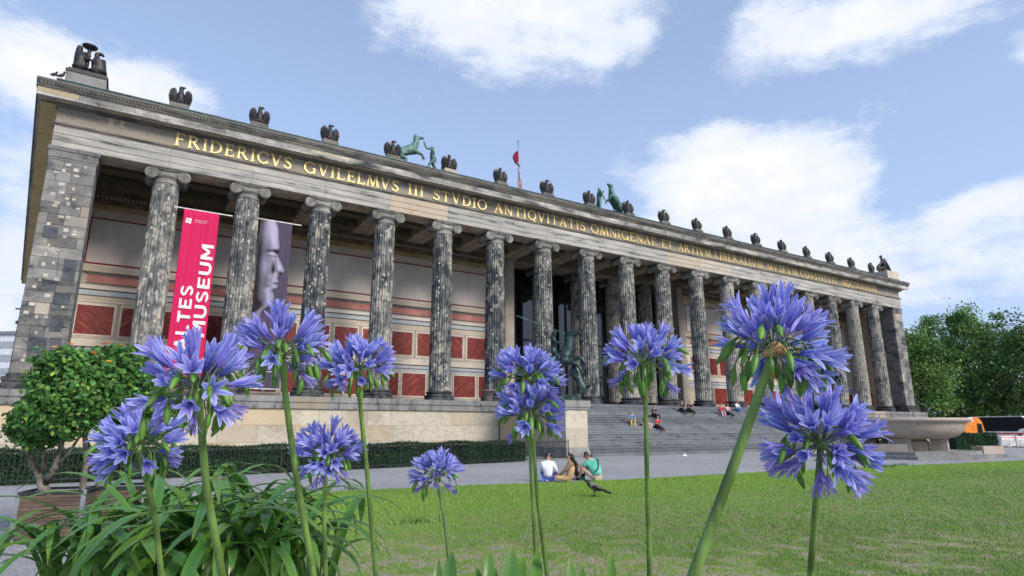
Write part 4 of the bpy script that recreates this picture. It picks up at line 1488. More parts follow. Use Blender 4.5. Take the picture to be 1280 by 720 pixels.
mb = MB(); mb.tube([(2.2, -0.2, 1.9), (2.3, -0.2, 1.3), (2.35, -0.2, 0.74)], [0.12, 0.26, 0.30], 8); mb.tube([(2.3, -0.2, 1.6), (2.6, -0.2, 1.66), (2.8, -0.2, 1.6)], [0.09, 0.08, 0.05], 6)
mb.build('drapery', 'bronze_green', t, True)
mb = MB(); mb.box(-2.3, 2.7, -0.9, 0.9, 0.0, 0.72)
mb.build('pedestal', 'cymatium_stone', t)
t = thing('horse_tamer_statue', 'green bronze man holding a rearing horse, farther of the two roof groups', 'statue', (38.4, 0.4, ZP - 0.75))
h = skin('horse', horse_nodes(), HORSE_E, 'bronze_green', t, 2, 'loin'); h.location = (1.35, -0.25, 0.72); h.rotation_euler = (0, 0, R(200)); h.scale = (1.30, 1.3, 1.10)
m = skin('man', man_nodes({'sl': (0.10, 0.18, 1.50), 'el': (0.40, 0.22, 1.52), 'wl': (0.56, 0.22, 1.76), 'fl': (0.60, 0.22, 1.86), 'kr': (-0.05, -0.15, 0.5)}), MAN_E, 'bronze_green', t, 2, 'pelvis')
m.location = (-0.35, 0, 0.72); m.scale = (1.6, 1.6, 1.45)
mb = MB(); mb.tube([(-1.35, 0.1, 2.6), (-1.45, 0.1, 1.7), (-1.35, 0.1, 0.74)], [0.14, 0.30, 0.34], 8)
mb.build('drapery', 'bronze_green', t, True)
mb = MB(); mb.box(-2.0, 2.4, -0.9, 0.9, 0.0, 0.72)
mb.build('pedestal', 'cymatium_stone', t)

# near corner: two robed figures round a torch stand
t = thing('corner_statue_group', 'dark bronze seated figures round a torch bowl over the near corner of the roof', 'statue', (-0.02, 0.0, ZP - 0.1))
mb = MB(); mb.box(-0.98, 0.90, -0.75, 0.75, 0.0, 0.80); mb.build('pedestal', 'plinth_stone', t)
mb = MB(); mb.box(-1.03, 0.95, -0.80, 0.80, 0.803, 0.95); mb.box(-0.93, 0.85, -0.70, 0.70, 0.953, 1.08); mb.build('plinth', 'bronze_dark', t)
mb = MB()
mb.lathe([(0.26, 1.08), (0.10, 1.3), (0.09, 2.3), (0.13, 2.4), (0.09, 2.5), (0.10, 2.74), (0.18, 2.84), (0.36, 2.92), (0.40, 2.99), (0.30, 3.02), (0.0, 2.98)], 14, (-0.20, 0, 0))
mb.build('torch_bowl', 'bronze_dark', t, True)
seat = {'pelvis': ((0.42, 0, 1.42), 0.46), 'waist': ((0.42, 0, 1.80), 0.40), 'chest': ((0.32, 0, 2.14), 0.38), 'neck': ((0.22, 0, 2.42), 0.13), 'head': ((0.15, 0, 2.64), 0.19), 'bun': ((0.40, 0, 2.72), 0.12), 'wisp': ((0.52, 0, 2.56), 0.07),
        'knee': ((-0.06, 0.12, 1.60), 0.18), 'foot': ((-0.10, 0.12, 1.14), 0.12), 'hem': ((0.62, 0, 1.14), 0.22), 'sh': ((0.20, -0.2, 2.2), 0.11), 'el': ((0.0, -0.24, 2.0), 0.075), 'hand': ((-0.14, -0.12, 2.18), 0.05)}
skin('figure', seat, chain('waist', 'pelvis', 'knee', 'foot') + [('pelvis', 'hem')] + chain('waist', 'chest', 'neck', 'head', 'bun', 'wisp') + chain('chest', 'sh', 'el', 'hand'), 'bronze_dark', t, 2, 'waist')
seat2 = {'pelvis': ((-0.50, 0, 1.42), 0.42), 'waist': ((-0.54, 0, 1.80), 0.35), 'chest': ((-0.54, 0, 2.20), 0.32), 'neck': ((-0.40, 0, 2.42), 0.11), 'head': ((-0.30, 0.1, 2.60), 0.14), 'knee': ((-0.20, 0.1, 1.55), 0.15), 'foot': ((-0.2, 0.1, 1.14), 0.11), 'hem': ((-0.66, 0, 1.14), 0.20),
         'wing1': ((-0.68, 0.1, 2.55), 0.20), 'wing2': ((-0.66, 0.1, 2.98), 0.13), 'sh': ((-0.40, -0.2, 2.25), 0.10), 'el': ((-0.22, -0.26, 2.0), 0.07), 'hand': ((-0.12, -0.2, 2.2), 0.05)}
skin('figure', seat2, chain('waist', 'pelvis', 'knee', 'foot') + [('pelvis', 'hem')] + chain('waist', 'chest', 'neck', 'head') + chain('chest', 'wing1', 'wing2') + chain('chest', 'sh', 'el', 'hand'), 'bronze_dark', t, 2, 'waist')

# far corner
t = thing('corner_statue_group', 'dark bronze bent figure on a pale block over the far roof corner', 'statue', (85.0, 0.0, ZP - 0.1), 0, None, 1.35)
mb = MB(); mb.box(-0.75, 1.25, -0.75, 0.75, 0.0, 0.72); mb.build('pedestal', 'wall_beige', t)
s3 = {'pelvis': ((0.35, 0, 1.05), 0.26), 'waist': ((0.15, 0, 1.45), 0.20), 'chest': ((0.05, 0, 1.82), 0.23), 'neck': ((0.0, 0, 2.10), 0.09), 'head': ((-0.06, 0, 2.32), 0.16), 'curl': ((0.2, 0, 2.42), 0.12), 'w1': ((0.45, 0, 2.0), 0.22), 'w2': ((0.95, 0, 1.45), 0.22), 'w3': ((1.55, 0, 0.95), 0.10),
      'knee': ((-0.25, 0.12, 1.25), 0.17), 'foot': ((-0.35, 0.12, 0.75), 0.12), 'sh': ((-0.15, -0.2, 1.8), 0.1), 'el': ((-0.62, -0.2, 1.5), 0.09), 'hand': ((-0.95, -0.1, 1.15), 0.16), 'paw': ((-1.1, -0.1, 0.75), 0.12), 'hem': ((0.75, 0, 0.75), 0.18)}
skin('figure', s3, chain('waist', 'pelvis', 'knee', 'foot') + [('pelvis', 'hem')] + chain('waist', 'chest', 'neck', 'head', 'curl') + chain('chest', 'w1', 'w2', 'w3') + chain('chest', 'sh', 'el', 'hand', 'paw'), 'bronze_dark', t, 2, 'waist')

# riders on the cheek walls
def rider_group(loc, rz, label, lion, scl=1.8):
    t = thing('equestrian_statue', label, 'statue', loc, 0)
    mb = MB(); mb.box(-0.80, 0.80, -1.5, 1.5, 0, 0.16); mb.box(-0.72, 0.72, -1.4, 1.4, 0.163, 0.36)
    mb.build('bronze_base', 'bronze_deep', t)
    h = skin('horse', horse_nodes(), HORSE_E, 'bronze_deep', t, 2, 'loin'); h.location = (0, 0, 0.36); h.rotation_euler = (0, 0, rz); h.scale = (scl * 0.95, scl * 0.95, scl * 0.86)
    p = {'hl': (0.05, 0.16, 0.90), 'kl': (0.32, 0.36, 0.72), 'al': (0.10, 0.38, 0.32), 'tl': (0.24, 0.40, 0.26), 'hr': (0.05, -0.16, 0.90), 'kr': (0.32, -0.36, 0.72), 'ar': (0.10, -0.38, 0.32), 'tr': (0.24, -0.40, 0.26),
         'chest': (-0.04, 0, 1.38), 'sl': (-0.02, 0.20, 1.48), 'el': (-0.22, 0.42, 1.60), 'wl': (-0.08, 0.46, 1.86), 'fl': (-0.04, 0.46, 1.94), 'er': (0.22, -0.26, 1.28), 'wr': (0.42, -0.18, 1.28), 'fr': (0.50, -0.16, 1.28)}
    m = skin('rider', man_nodes(p), MAN_E, 'bronze_deep', t, 2, 'pelvis'); m.rotation_euler = (0, 0, rz)
    d = Vector((math.cos(rz), math.sin(rz), 0)); s = Vector((-d.y, d.x, 0))
    m.location = d * (-0.12 * scl) + Vector((0, 0, 0.36 + 0.66 * scl)); m.scale = (scl * 0.95,) * 3
    a = m.location + (d * (-0.06) + s * 0.46 + Vector((0, 0, 1.92))) * scl * 0.95
    mb = MB(); mb.tube([a - d * 1.5 * scl + Vector((0, 0, 0.62 * scl)), a + d * 1.1 * scl - Vector((0, 0, 0.46 * scl))], 0.028, 6)
    mb.build('spear', 'bronze_green', t)
    b = {'rump': ((0.9, 0.1, 0.5), 0.24), 'mid': ((0.72, 0, 0.95), 0.22), 'sh': ((0.55, 0, 1.35), 0.24), 'head': ((0.62, 0.05, 1.72), 0.18), 'nose': ((0.46, 0.08, 1.80), 0.10), 'paw': ((0.22, 0.2, 1.4), 0.08), 'paw2': ((0.25, -0.2, 1.25), 0.08), 'leg': ((1.0, 0.15, 0.05), 0.10), 'leg2': ((0.75, -0.1, 0.05), 0.10), 'tail': ((1.3, 0.1, 0.45), 0.05), 'tail2': ((1.45, 0.1, 0.8), 0.05)}
    L = skin('lion' if lion else 'panther', b, chain('mid', 'rump', 'tail', 'tail2') + [('rump', 'leg'), ('rump', 'leg2')] + chain('mid', 'sh', 'head', 'nose') + [('sh', 'paw'), ('sh', 'paw2')], 'bronze_deep', t, 2, 'mid')
    L.rotation_euler = (0, 0, rz); L.location = d * 0.55 + Vector((0, 0, 0.36)); L.scale = (1.15,) * 3
    return t


rider_group((27.55, -7.1, 3.41), R(-50), 'dark green bronze rider with spear on rearing horse, behind the paired flower heads', False)
rider_group((57.96, -7.1, 3.41), R(-130), 'dark green bronze rider fighting a lion, half hidden behind the largest flower heads', True)

# ------------------------------------------------------------------ flag
fp = at_y(648, 236, 10)
t = thing('flagpole', 'thin flagpole with a limp red and white flag above the middle of the roof', 'flag', (fp.x, 10, 19.7))
mb = MB(); mb.tube([(0, 0, 0), (0, 0, 11.35)], [0.075, 0.05], 8); mb.ball((0, 0, 11.4), 0.10, 8, 6); mb.build('pole', 'steel_grey', t)
v, cc = [], []
N1, N2 = 26, 7
for j in range(N1 + 1):
    s = j / N1
    for i in range(N2 + 1):
        u = i / N2
        w = 0.30 * (0.6 + 0.7 * math.sin(1.2 + 5.0 * s) ** 2)
        x = -0.02 + (u * w) * (-0.75 if s < 0.27 else 1) * (1 - 0.5 * (s > 0.85)) - (0.35 if s < 0.27 else 0) * u * math.sin(s * 11)
        v.append((x + (0.02 if s > 0.27 else 0), -0.12 * math.sin(u * 9 + s * 6), 10.3 - 5.0 * s - 0.12 * u))
        red = s < 0.26 or ((u * 2.1 + s * 9 + 0.4 * math.sin(s * 23)) % 1.0) < 0.55
        cc.append((0.24, 0.02, 0.04) if red else (0.60, 0.48, 0.50))
f = []
for j in range(N1):
    for i in range(N2):
        a = j * (N2 + 1) + i
        f.append((a, a + 1, a + N2 + 2, a + N2 + 1))
mb = MB(); mb.add(v, f, cc)
o = mb.build('flag_cloth', 'print', t, True); md = o.modifiers.new('thick', 'SOLIDIFY'); md.thickness = 0.01

# pigeons on the near roof corner
for (dx, lab, hh) in ((0, 'small dark pigeon sitting low on the near corner of the cornice', 0.8), (0.33, 'small dark pigeon standing upright beside the torch group pedestal', 1.1)):
    p = at_y(66.5, 99.5, -1.0)
    t = thing('pigeon', lab, 'bird', (p.x + dx, -1.0, ZP - 0.1 + 0.1), 0, 'pigeons on the cornice')
    mb = MB(); mb.tube([(-0.22 * hh, 0, 0.08), (-0.05, 0, 0.14 * hh), (0.06, 0, 0.22 * hh), (0.09, 0, 0.34 * hh)], [0.03, 0.09, 0.085, 0.05], 8); mb.ball((0.10, 0, 0.37 * hh), 0.055, 8, 6)
    mb.tube([(0.14, 0, 0.37 * hh), (0.20, 0, 0.36 * hh)], [0.02, 0.005], 5)
    for s in (-1, 1):
        mb.tube([(0, 0.03 * s, 0.12 * hh), (0.01, 0.03 * s, 0.0)], 0.012, 5)
    mb.build('body', 'bronze_dark', t, True)


# ------------------------------------------------------------------ people
def rot2(p, a):
    c, s = math.cos(a), math.sin(a)
    return (p[0] * c - p[1] * s, p[0] * s + p[1] * c, p[2])


def head(parent, c, yaw, pitch, hair, hair_mat, glasses=False, beard=False, cap=False, s=1.0):
    """head with a face, looking along +y before turning"""
    mb = MB()
    v, f = [], []
    n, m = 16, 12
    for i in range(m + 1):
        t = math.pi * i / m
        zz = -math.cos(t)
        for k in range(n):
            w = 2 * math.pi * k / n
            x, y = math.sin(t) * math.cos(w), math.sin(t) * math.sin(w)
            X, Y, Z = 0.075 * x, 0.092 * y, 0.115 * zz
            if zz < -0.2:                     # jaw narrows towards the chin
                q = (-zz - 0.2) / 0.8
                X *= 1 - 0.28 * q
                Y = Y * (1 - 0.25 * q) + 0.022 * q
            v.append((X, Y, Z))
    for i in range(m):
        for k in range(n):
            f.append((i * n + k, i * n + (k + 1) % n, (i + 1) * n + (k + 1) % n, (i + 1) * n + k))
    mb.add(v, f)
    mb.tube([(0, 0.088, 0.012), (0, 0.108, -0.022), (0, 0.092, -0.034)], [0.008, 0.014, 0.010], 6)      # nose
    for sx in (-1, 1):
        mb.ball((sx * 0.078, -0.004, -0.005), 0.028, 7, 5, (0.35, 0.7, 1.1))
    mb.mi = 1
    for sx in (-1, 1):
        mb.ball((sx * 0.031, 0.080, 0.006), 0.011, 6, 5, (1.3, 0.7, 0.7))
        mb.tube([(sx * 0.014, 0.092, 0.026), (sx * 0.046, 0.080, 0.027)], 0.004, 4)
    if glasses:
        for sx in (-1, 1):
            mb.rbox((sx * 0.036, 0.091, 0.006), (Vector((1, -0.25 * sx, 0)).normalized(), Vector((0.25 * sx, 1, 0)).normalized(), Vector((0, 0, 1))), (0.030, 0.004, 0.020))
            mb.tube([(sx * 0.066, 0.080, 0.012), (sx * 0.080, 0.0, 0.012)], 0.004, 4)
    mb.mi = 2
    mb.tube([(-0.022, 0.086, -0.058), (0, 0.093, -0.056), (0.022, 0.086, -0.058)], [0.004, 0.007, 0.004], 5)
    o = mb.build('head', ['skin', 'hair_dark', 'cloth_pink'], parent, True)
    o.location = c
    o.rotation_euler = (pitch, 0, yaw)
    o.scale = (s,) * 3
    hb = MB()
    v, f = [], []
    for i in range(9):
        t = math.pi * (0.5 + 0.5 * i / 8) if False else math.pi * i / 8 * 0.62
        zz = math.cos(t)
        for k in range(16):
            w = 2 * math.pi * k / 16
            x, y = math.sin(t) * math.cos(w), math.sin(t) * math.sin(w)
            back = 0.5 - 0.5 * y
            z = 0.128 * zz if zz > 0.25 else 0.128 * (0.25 + (zz - 0.25) * (0.15 + 1.5 * back))
            v.append((0.084 * x * 1.02, 0.100 * y - 0.008 + (0.0 if y < 0.2 else -0.012), z + 0.004))
    for i in range(8):
        for k in range(16):
            f.append((i * 16 + k, (i + 1) * 16 + k, (i + 1) * 16 + (k + 1) % 16, i * 16 + (k + 1) % 16))
    hb.add(v, f)
    if cap:
        hb.rbox((0, 0.12, 0.045), (Vector((1, 0, 0)), Vector((0, 1, -0.2)).normalized(), Vector((0, 0.2, 1)).normalized()), (0.06, 0.05, 0.006))
    h = hb.build('hair', hair_mat, o, True)
    return o


def fingers(nodes, edges, hand, d, side, curl=0.3):
    """five fingers rooted in the palm node, along d, spread across side"""
    h = Vector(nodes[hand][0]); d = Vector(d).normalized(); s = Vector(side).normalized()
    n = d.cross(s)
    for i, (off, ln) in enumerate(((-0.030, 0.062), (-0.011, 0.075), (0.009, 0.070), (0.028, 0.055))):
        a = h + s * off + d * 0.035
        b = a + d * ln * 0.55 + n * 0.008
        c = b + (d * (1 - curl) + n * curl).normalized() * ln * 0.5
        for k, p, r in (('a', a, 0.0095), ('b', b, 0.0085), ('c', c, 0.0075)):
            nodes[f'{hand}{i}{k}'] = (tuple(p), r)
        edges += chain(hand, f'{hand}{i}a', f'{hand}{i}b', f'{hand}{i}c')
    a = h + s * -0.040 + d * 0.005; b = a + d * 0.035 - s * 0.022
    nodes[hand + 'ta'] = (tuple(a), 0.011); nodes[hand + 'tb'] = (tuple(b), 0.009)
    edges += chain(hand, hand + 'ta', hand + 'tb')


BODY_E = chain('pelvis', 'waist', 'chest', 'neck', 'skull') + chain('pelvis', 'hl', 'kl', 'al', 'tl') + chain('pelvis', 'hr', 'kr', 'ar', 'tr') + chain('chest', 'sl', 'el', 'wl', 'pl') + chain('chest', 'sr', 'er', 'wr', 'pr')
RAD = {'pelvis': 0.135, 'waist': 0.12, 'chest': 0.140, 'neck': 0.052, 'skull': 0.05, 'hl': 0.085, 'kl': 0.056, 'al': 0.038, 'tl': 0.03, 'hr': 0.085, 'kr': 0.056, 'ar': 0.038, 'tr': 0.03, 'sl': 0.058, 'el': 0.041, 'wl': 0.028, 'pl': (0.034, 0.018), 'sr': 0.058, 'er': 0.041, 'wr': 0.028, 'pr': (0.034, 0.018)}


BODY_KEYS = tuple(RAD)


def person(loc, rz, label, J, hd, wear, group=None, scl=1.0, hands=True):
    """J: joints, looking along +y; hd: (yaw, pitch, hair material, options); wear: list of (name, material, chains, grow, end radius factors)"""
    t = thing('person', label, 'person', loc, rz, group, scl)
    nd = {k: (J[k], RAD[k]) for k in BODY_KEYS}
    ed = list(BODY_E)
    if hands:
        for s in 'lr':
            w, p = Vector(J['w' + s]), Vector(J['p' + s])
            d = p - w
            sd = d.cross(Vector((0, 0, 1)))
            sd = sd if sd.length > 1e-3 else Vector((1, 0, 0))
            fingers(nd, ed, 'p' + s, d, sd * (1 if s == 'r' else -1))
    skin('body', nd, ed, 'skin', t, 2 if hands else 1, 'pelvis')
    yaw, pitch, hm, opt = hd
    head(t, Vector(J['skull']) + Vector((0, 0.015, 0.045)), yaw, pitch, None, hm, **opt)
    for nm, mat, chains, grow in wear:
        keys, e = [], []
        for c in chains:
            c = c.split()
            e += chain(*c)
            keys += [k for k in c if k not in keys]
        n2 = {}
        for k in keys:
            r = RAD.get(k, 0.05)
            r = r if not isinstance(r, tuple) else r[0]
            n2[k] = (J[k], r * grow.get(k, grow.get('*', 1.15)) + 0.006)
        skin(nm, n2, e, mat, t, 2 if hands else 1, keys[0])
    return t


def lerp(a, b, t):
    return tuple(a[i] + (b[i] - a[i]) * t for i in range(3))


def joints(base, **kw):
    J = dict(base)
    J.update(kw)
    for s in 'lr':      # ends of short sleeves and of shorts
        J['m' + s] = lerp(J['s' + s], J['e' + s], 0.75)
        J['q' + s] = lerp(J['h' + s], J['k' + s], 0.8)
        J['c' + s] = lerp(J['k' + s], J['a' + s], 0.9)
        J['f' + s] = lerp(J['e' + s], J['w' + s], 0.9)
    return J


SIT = {'pelvis': (0, 0, 0.13), 'waist': (0, 0.0, 0.32), 'chest': (0, 0.04, 0.52), 'neck': (0, 0.08, 0.68), 'skull': (0, 0.10, 0.76),
       'hl': (-0.10, 0.05, 0.11), 'kl': (-0.22, 0.42, 0.36), 'al': (-0.16, 0.62, 0.06), 'tl': (-0.17, 0.76, 0.04), 'hr': (0.10, 0.05, 0.11), 'kr': (0.22, 0.42, 0.36), 'ar': (0.16, 0.62, 0.06), 'tr': (0.17, 0.76, 0.04),
       'sl': (-0.19, 0.05, 0.58), 'el': (-0.28, 0.20, 0.36), 'wl': (-0.20, 0.42, 0.34), 'pl': (-0.16, 0.49, 0.33), 'sr': (0.19, 0.05, 0.58), 'er': (0.28, 0.20, 0.36), 'wr': (0.20, 0.42, 0.34), 'pr': (0.16, 0.49, 0.33)}
RAD.update({k: 0.05 for k in ('ml', 'mr')}); RAD.update({k: 0.06 for k in ('ql', 'qr')}); RAD.update({k: 0.042 for k in ('cl', 'cr')}); RAD.update({k: 0.030 for k in ('fl', 'fr')})
TEE = ['pelvis waist chest neck', 'chest sl ml', 'chest sr mr']
LONG = ['pelvis waist chest neck', 'chest sl el fl', 'chest sr er fr']
TROUSER = ['pelvis hl kl cl', 'pelvis hr kr cr']
SHORTS = ['pelvis hl ql', 'pelvis hr qr']


def stair_seat(px, py):
    d = at(px, py, 1) - CAM
    k = rise / tread
    # CAM.z + t d.z = ZS + (CAM.y + t d.y - SY1) k
    t = (ZS + (CAM.y - SY1) * k - CAM.z) / (d.z - d.y * k)
    p = CAM + d * t
    i = max(1, min(NS - 1, int(math.floor((p.y - SY0) / tread + 0.5))))
    return Vector((p.x, SY0 + i * tread + 0.16, (i + 1) * rise))


L_RZ = R(58)          # turned towards the left of the view
ze = 0.0
# three friends on the edge of the lawn
J = joints(SIT, kl=(-0.24, 0.40, 0.30), kr=(0.26, 0.38, 0.28), al=(-0.05, 0.55, 0.06), ar=(0.05, 0.50, 0.06), el=(-0.26, 0.12, 0.34), er=(0.29, 0.10, 0.35), wr=(0.26, 0.30, 0.24), pr=(0.24, 0.37, 0.22))
p = at_z(685, 602.5, ze)
person(p, R(-40), 'person in white shirt and sunglasses sitting with back turned on the lawn edge', J, (R(-95), 0, 'hair_dark', dict(glasses=True, cap=True)),
       [('shirt', 'cloth_white', LONG, {'*': 1.16, 'pelvis': 1.14, 'waist': 1.28, 'chest': 1.22, 'neck': 1.45, 'sl': 1.3, 'sr': 1.3}), ('trousers', 'cloth_blue', TROUSER, {'*': 1.14, 'pelvis': 1.10})], scl=0.97)
J = joints(SIT, waist=(0, -0.05, 0.32), chest=(0, -0.06, 0.52), neck=(0, -0.03, 0.68), skull=(0, 0.0, 0.765), sl=(-0.17, -0.03, 0.58), sr=(0.17, -0.05, 0.58), kl=(-0.14, 0.46, 0.16), kr=(0.20, 0.44, 0.20), al=(0.08, 0.62, 0.06), ar=(-0.05, 0.60, 0.06),
           el=(-0.22, 0.14, 0.40), wl=(-0.12, 0.34, 0.20), pl=(-0.10, 0.42, 0.16), er=(0.25, 0.10, 0.36), wr=(0.16, 0.34, 0.22), pr=(0.13, 0.41, 0.19))
p = at_z(712, 602.5, ze)
w = person(p, R(52), 'person in a tan dress with very long dark hair, sitting between two friends', J, (R(32), 0, 'hair_dark', dict(glasses=True)),
           [('dress', 'cloth_tan', ['pelvis waist chest neck', 'pelvis hl kl', 'pelvis hr kr'], {'*': 1.12, 'pelvis': 1.28, 'waist': 1.14, 'chest': 1.14, 'neck': 0.7, 'hl': 1.25, 'hr': 1.25}), ('sleeve', 'cloth_brown', ['chest sl el fl', 'chest sr er fr'], {'*': 1.14, 'chest': 0.9, 'sl': 1.2, 'sr': 1.2})], scl=0.97)
skin('long_hair', {'a': ((0, -0.05, 0.90), 0.075), 'b': ((0, -0.10, 0.78), 0.085), 'c': ((-0.02, -0.17, 0.62), 0.085), 'd': ((0.0, -0.22, 0.44), 0.07), 'e': ((0.0, -0.26, 0.28), 0.03), 'f': ((0.12, -0.06, 0.66), 0.045), 'g': ((0.15, -0.06, 0.48), 0.03)}, chain('a', 'b', 'c', 'd', 'e') + chain('b', 'f', 'g'), 'hair_dark', w, 2, 'a')
J = joints(SIT, waist=(-0.03, 0.05, 0.32), chest=(-0.08, 0.14, 0.54), neck=(-0.15, 0.22, 0.69), skull=(-0.20, 0.27, 0.75), sl=(-0.28, 0.16, 0.56), sr=(0.12, 0.16, 0.60), kl=(-0.40, 0.32, 0.40), kr=(0.02, 0.48, 0.42), al=(-0.36, 0.50, 0.06), ar=(-0.08, 0.58, 0.06), tl=(-0.46, 0.62, 0.035), tr=(-0.14, 0.72, 0.035),
           el=(-0.42, 0.30, 0.42), wl=(-0.44, 0.48, 0.44), pl=(-0.43, 0.55, 0.45), er=(0.14, 0.40, 0.40), wr=(-0.12, 0.52, 0.46), pr=(-0.19, 0.55, 0.47))
p = at_z(747, 601.0, ze)
m = person(p, R(6), 'person in a teal T-shirt with a strap across the back, bent over a phone', J, (R(42), R(-26), 'hair_brown', {}),
           [('shirt', 'cloth_teal', TEE, {'*': 1.2, 'pelvis': 1.62, 'waist': 1.62, 'chest': 1.42, 'ml': 1.3, 'mr': 1.3, 'sl': 1.4, 'sr': 1.4, 'neck': 1.35}), ('shorts', 'cloth_khaki', SHORTS, {'*': 1.18, 'pelvis': 0.9})], scl=1.0)
mb = MB(); mb.tube([(-0.30, 0.20, 0.63), (-0.24, 0.0, 0.62), (-0.16, -0.07, 0.54), (-0.22, -0.12, 0.38), (-0.23, -0.02, 0.26)] if False else [(0.10, 0.20, 0.69), (0.07, 0.02, 0.66), (0.0, -0.075, 0.54), (-0.10, -0.135, 0.38), (-0.20, -0.08, 0.28)], 0.022, 6); mb.build('strap', 'strap_brown', m, True)
mb = MB(); mb.rbox((-0.32, 0.60, 0.50), (Vector((1, 0, 0)), Vector((0, 0.6, 0.8)), Vector((0, -0.8, 0.6))), (0.04, 0.075, 0.005)); mb.build('phone', 'cloth_black', m)
for s, (x, y) in (('l', (-0.40, 0.54)), ('r', (-0.11, 0.64))):
    mb = MB(); mb.tube([(x, y - 0.10, 0.05), (x, y + 0.03, 0.06), (x, y + 0.16, 0.04)], [0.045, 0.05, 0.035], 8); mb.build('shoe', 'cloth_black', m, True)
# bags beside them
p = at_z(721, 600.5, ze)
t = thing('handbag', 'black soft bag on the ground beside the person in the tan dress', 'bag', p, R(40))
skin('bag_body', {'a': ((0, 0, 0.10), 0.11), 'b': ((0.03, 0, 0.28), 0.075), 'c': ((-0.06, 0.03, 0.38), 0.03)}, chain('a', 'b', 'c'), 'cloth_black', t, 2)
mb = MB(); mb.tube([(-0.08, 0, 0.30), (-0.06, 0, 0.42), (0.04, 0, 0.44), (0.08, 0, 0.30)], 0.012, 5); mb.build('handle', 'cloth_black', t)
p = at_z(728, 600.3, ze)
t = thing('shoulder_bag', 'dark green box shaped bag on the ground between two of the friends', 'bag', p, R(50))
mb = MB(); mb.box(-0.15, 0.15, -0.09, 0.09, 0, 0.20, 0.02); mb.build('bag_body', 'cloth_green', t)
mb = MB(); mb.box(-0.156, 0.156, -0.096, 0.05, 0.13, 0.212, 0.01); mb.build('flap', 'cloth_black', t)

STEP = {'pelvis': (0, 0, 0.12), 'waist': (0, 0.02, 0.32), 'chest': (0, 0.07, 0.52), 'neck': (0, 0.11, 0.68), 'skull': (0, 0.13, 0.76), 'hl': (-0.10, 0.06, 0.12), 'kl': (-0.14, 0.46, 0.20), 'al': (-0.13, 0.52, -0.24), 'tl': (-0.13, 0.64, -0.29), 'hr': (0.10, 0.06, 0.12), 'kr': (0.14, 0.46, 0.20), 'ar': (0.13, 0.52, -0.24), 'tr': (0.13, 0.64, -0.29),
        'sl': (-0.18, 0.08, 0.58), 'el': (-0.24, 0.24, 0.38), 'wl': (-0.14, 0.42, 0.30), 'pl': (-0.11, 0.48, 0.29), 'sr': (0.18, 0.08, 0.58), 'er': (0.24, 0.24, 0.38), 'wr': (0.14, 0.42, 0.30), 'pr': (0.11, 0.48, 0.29)}
LEGS_OUT = dict(kl=(-0.12, 0.44, 0.06), al=(-0.10, 0.84, -0.26), tl=(-0.10, 0.94, -0.22), kr=(0.12, 0.44, 0.06), ar=(0.10, 0.84, -0.26), tr=(0.10, 0.94, -0.22))
for (px, py, rz, lab, top, bot, extra, hair) in (
        (794, 531, 150, 'small figure in denim leaning on a neighbour, lowest group on the steps', 'cloth_denim', 'cloth_yellow', {}, 'hair_brown'),
        (809, 533, 190, 'small figure with pale trousers beside the one in denim on the steps', 'cloth_navy', 'cloth_pink', {}, 'hair_brown'),
        (821, 534, 170, 'small figure in a red top lowest on the steps behind a flower stalk', 'cloth_red', 'cloth_black', LEGS_OUT, 'hair_dark'),
        (818, 521, 185, 'small figure all in navy sitting a few steps above the lowest group', 'cloth_navy', 'cloth_navy', {}, 'hair_dark'),
        (853, 514, 165, 'small figure in black at the top of the steps, nearer of a pair', 'cloth_black', 'cloth_black', LEGS_OUT, 'hair_dark'),
        (862, 514, 170, 'small figure in black at the top of the steps, farther of a pair', 'cloth_black', 'cloth_black', LEGS_OUT, 'hair_dark'),
        (903, 518, 165, 'small figure in a red top beside pale pink near the top of the steps', 'cloth_red', 'cloth_pink', {}, 'hair_brown'),
        (911, 518, 175, 'small figure in a pale pink top and navy trousers next to the red top', 'cloth_pink', 'cloth_navy', LEGS_OUT, 'hair_brown'),
        (923, 514, 185, 'small figure in a light blue top beside the leaning flower stalk', 'cloth_white', 'cloth_denim', {}, 'hair_brown')):
    q = stair_seat(px, py)
    J = joints(STEP, **extra)
    person(q, R(rz), lab, J, (R(rnd.uniform(-40, 40)), 0, hair, {}), [('top', top, TEE if rnd.random() < 0.6 else LONG, {'*': 1.18, 'waist': 1.2}), ('trousers', bot, TROUSER, {'*': 1.15})], group=None, scl=1.0, hands=False)

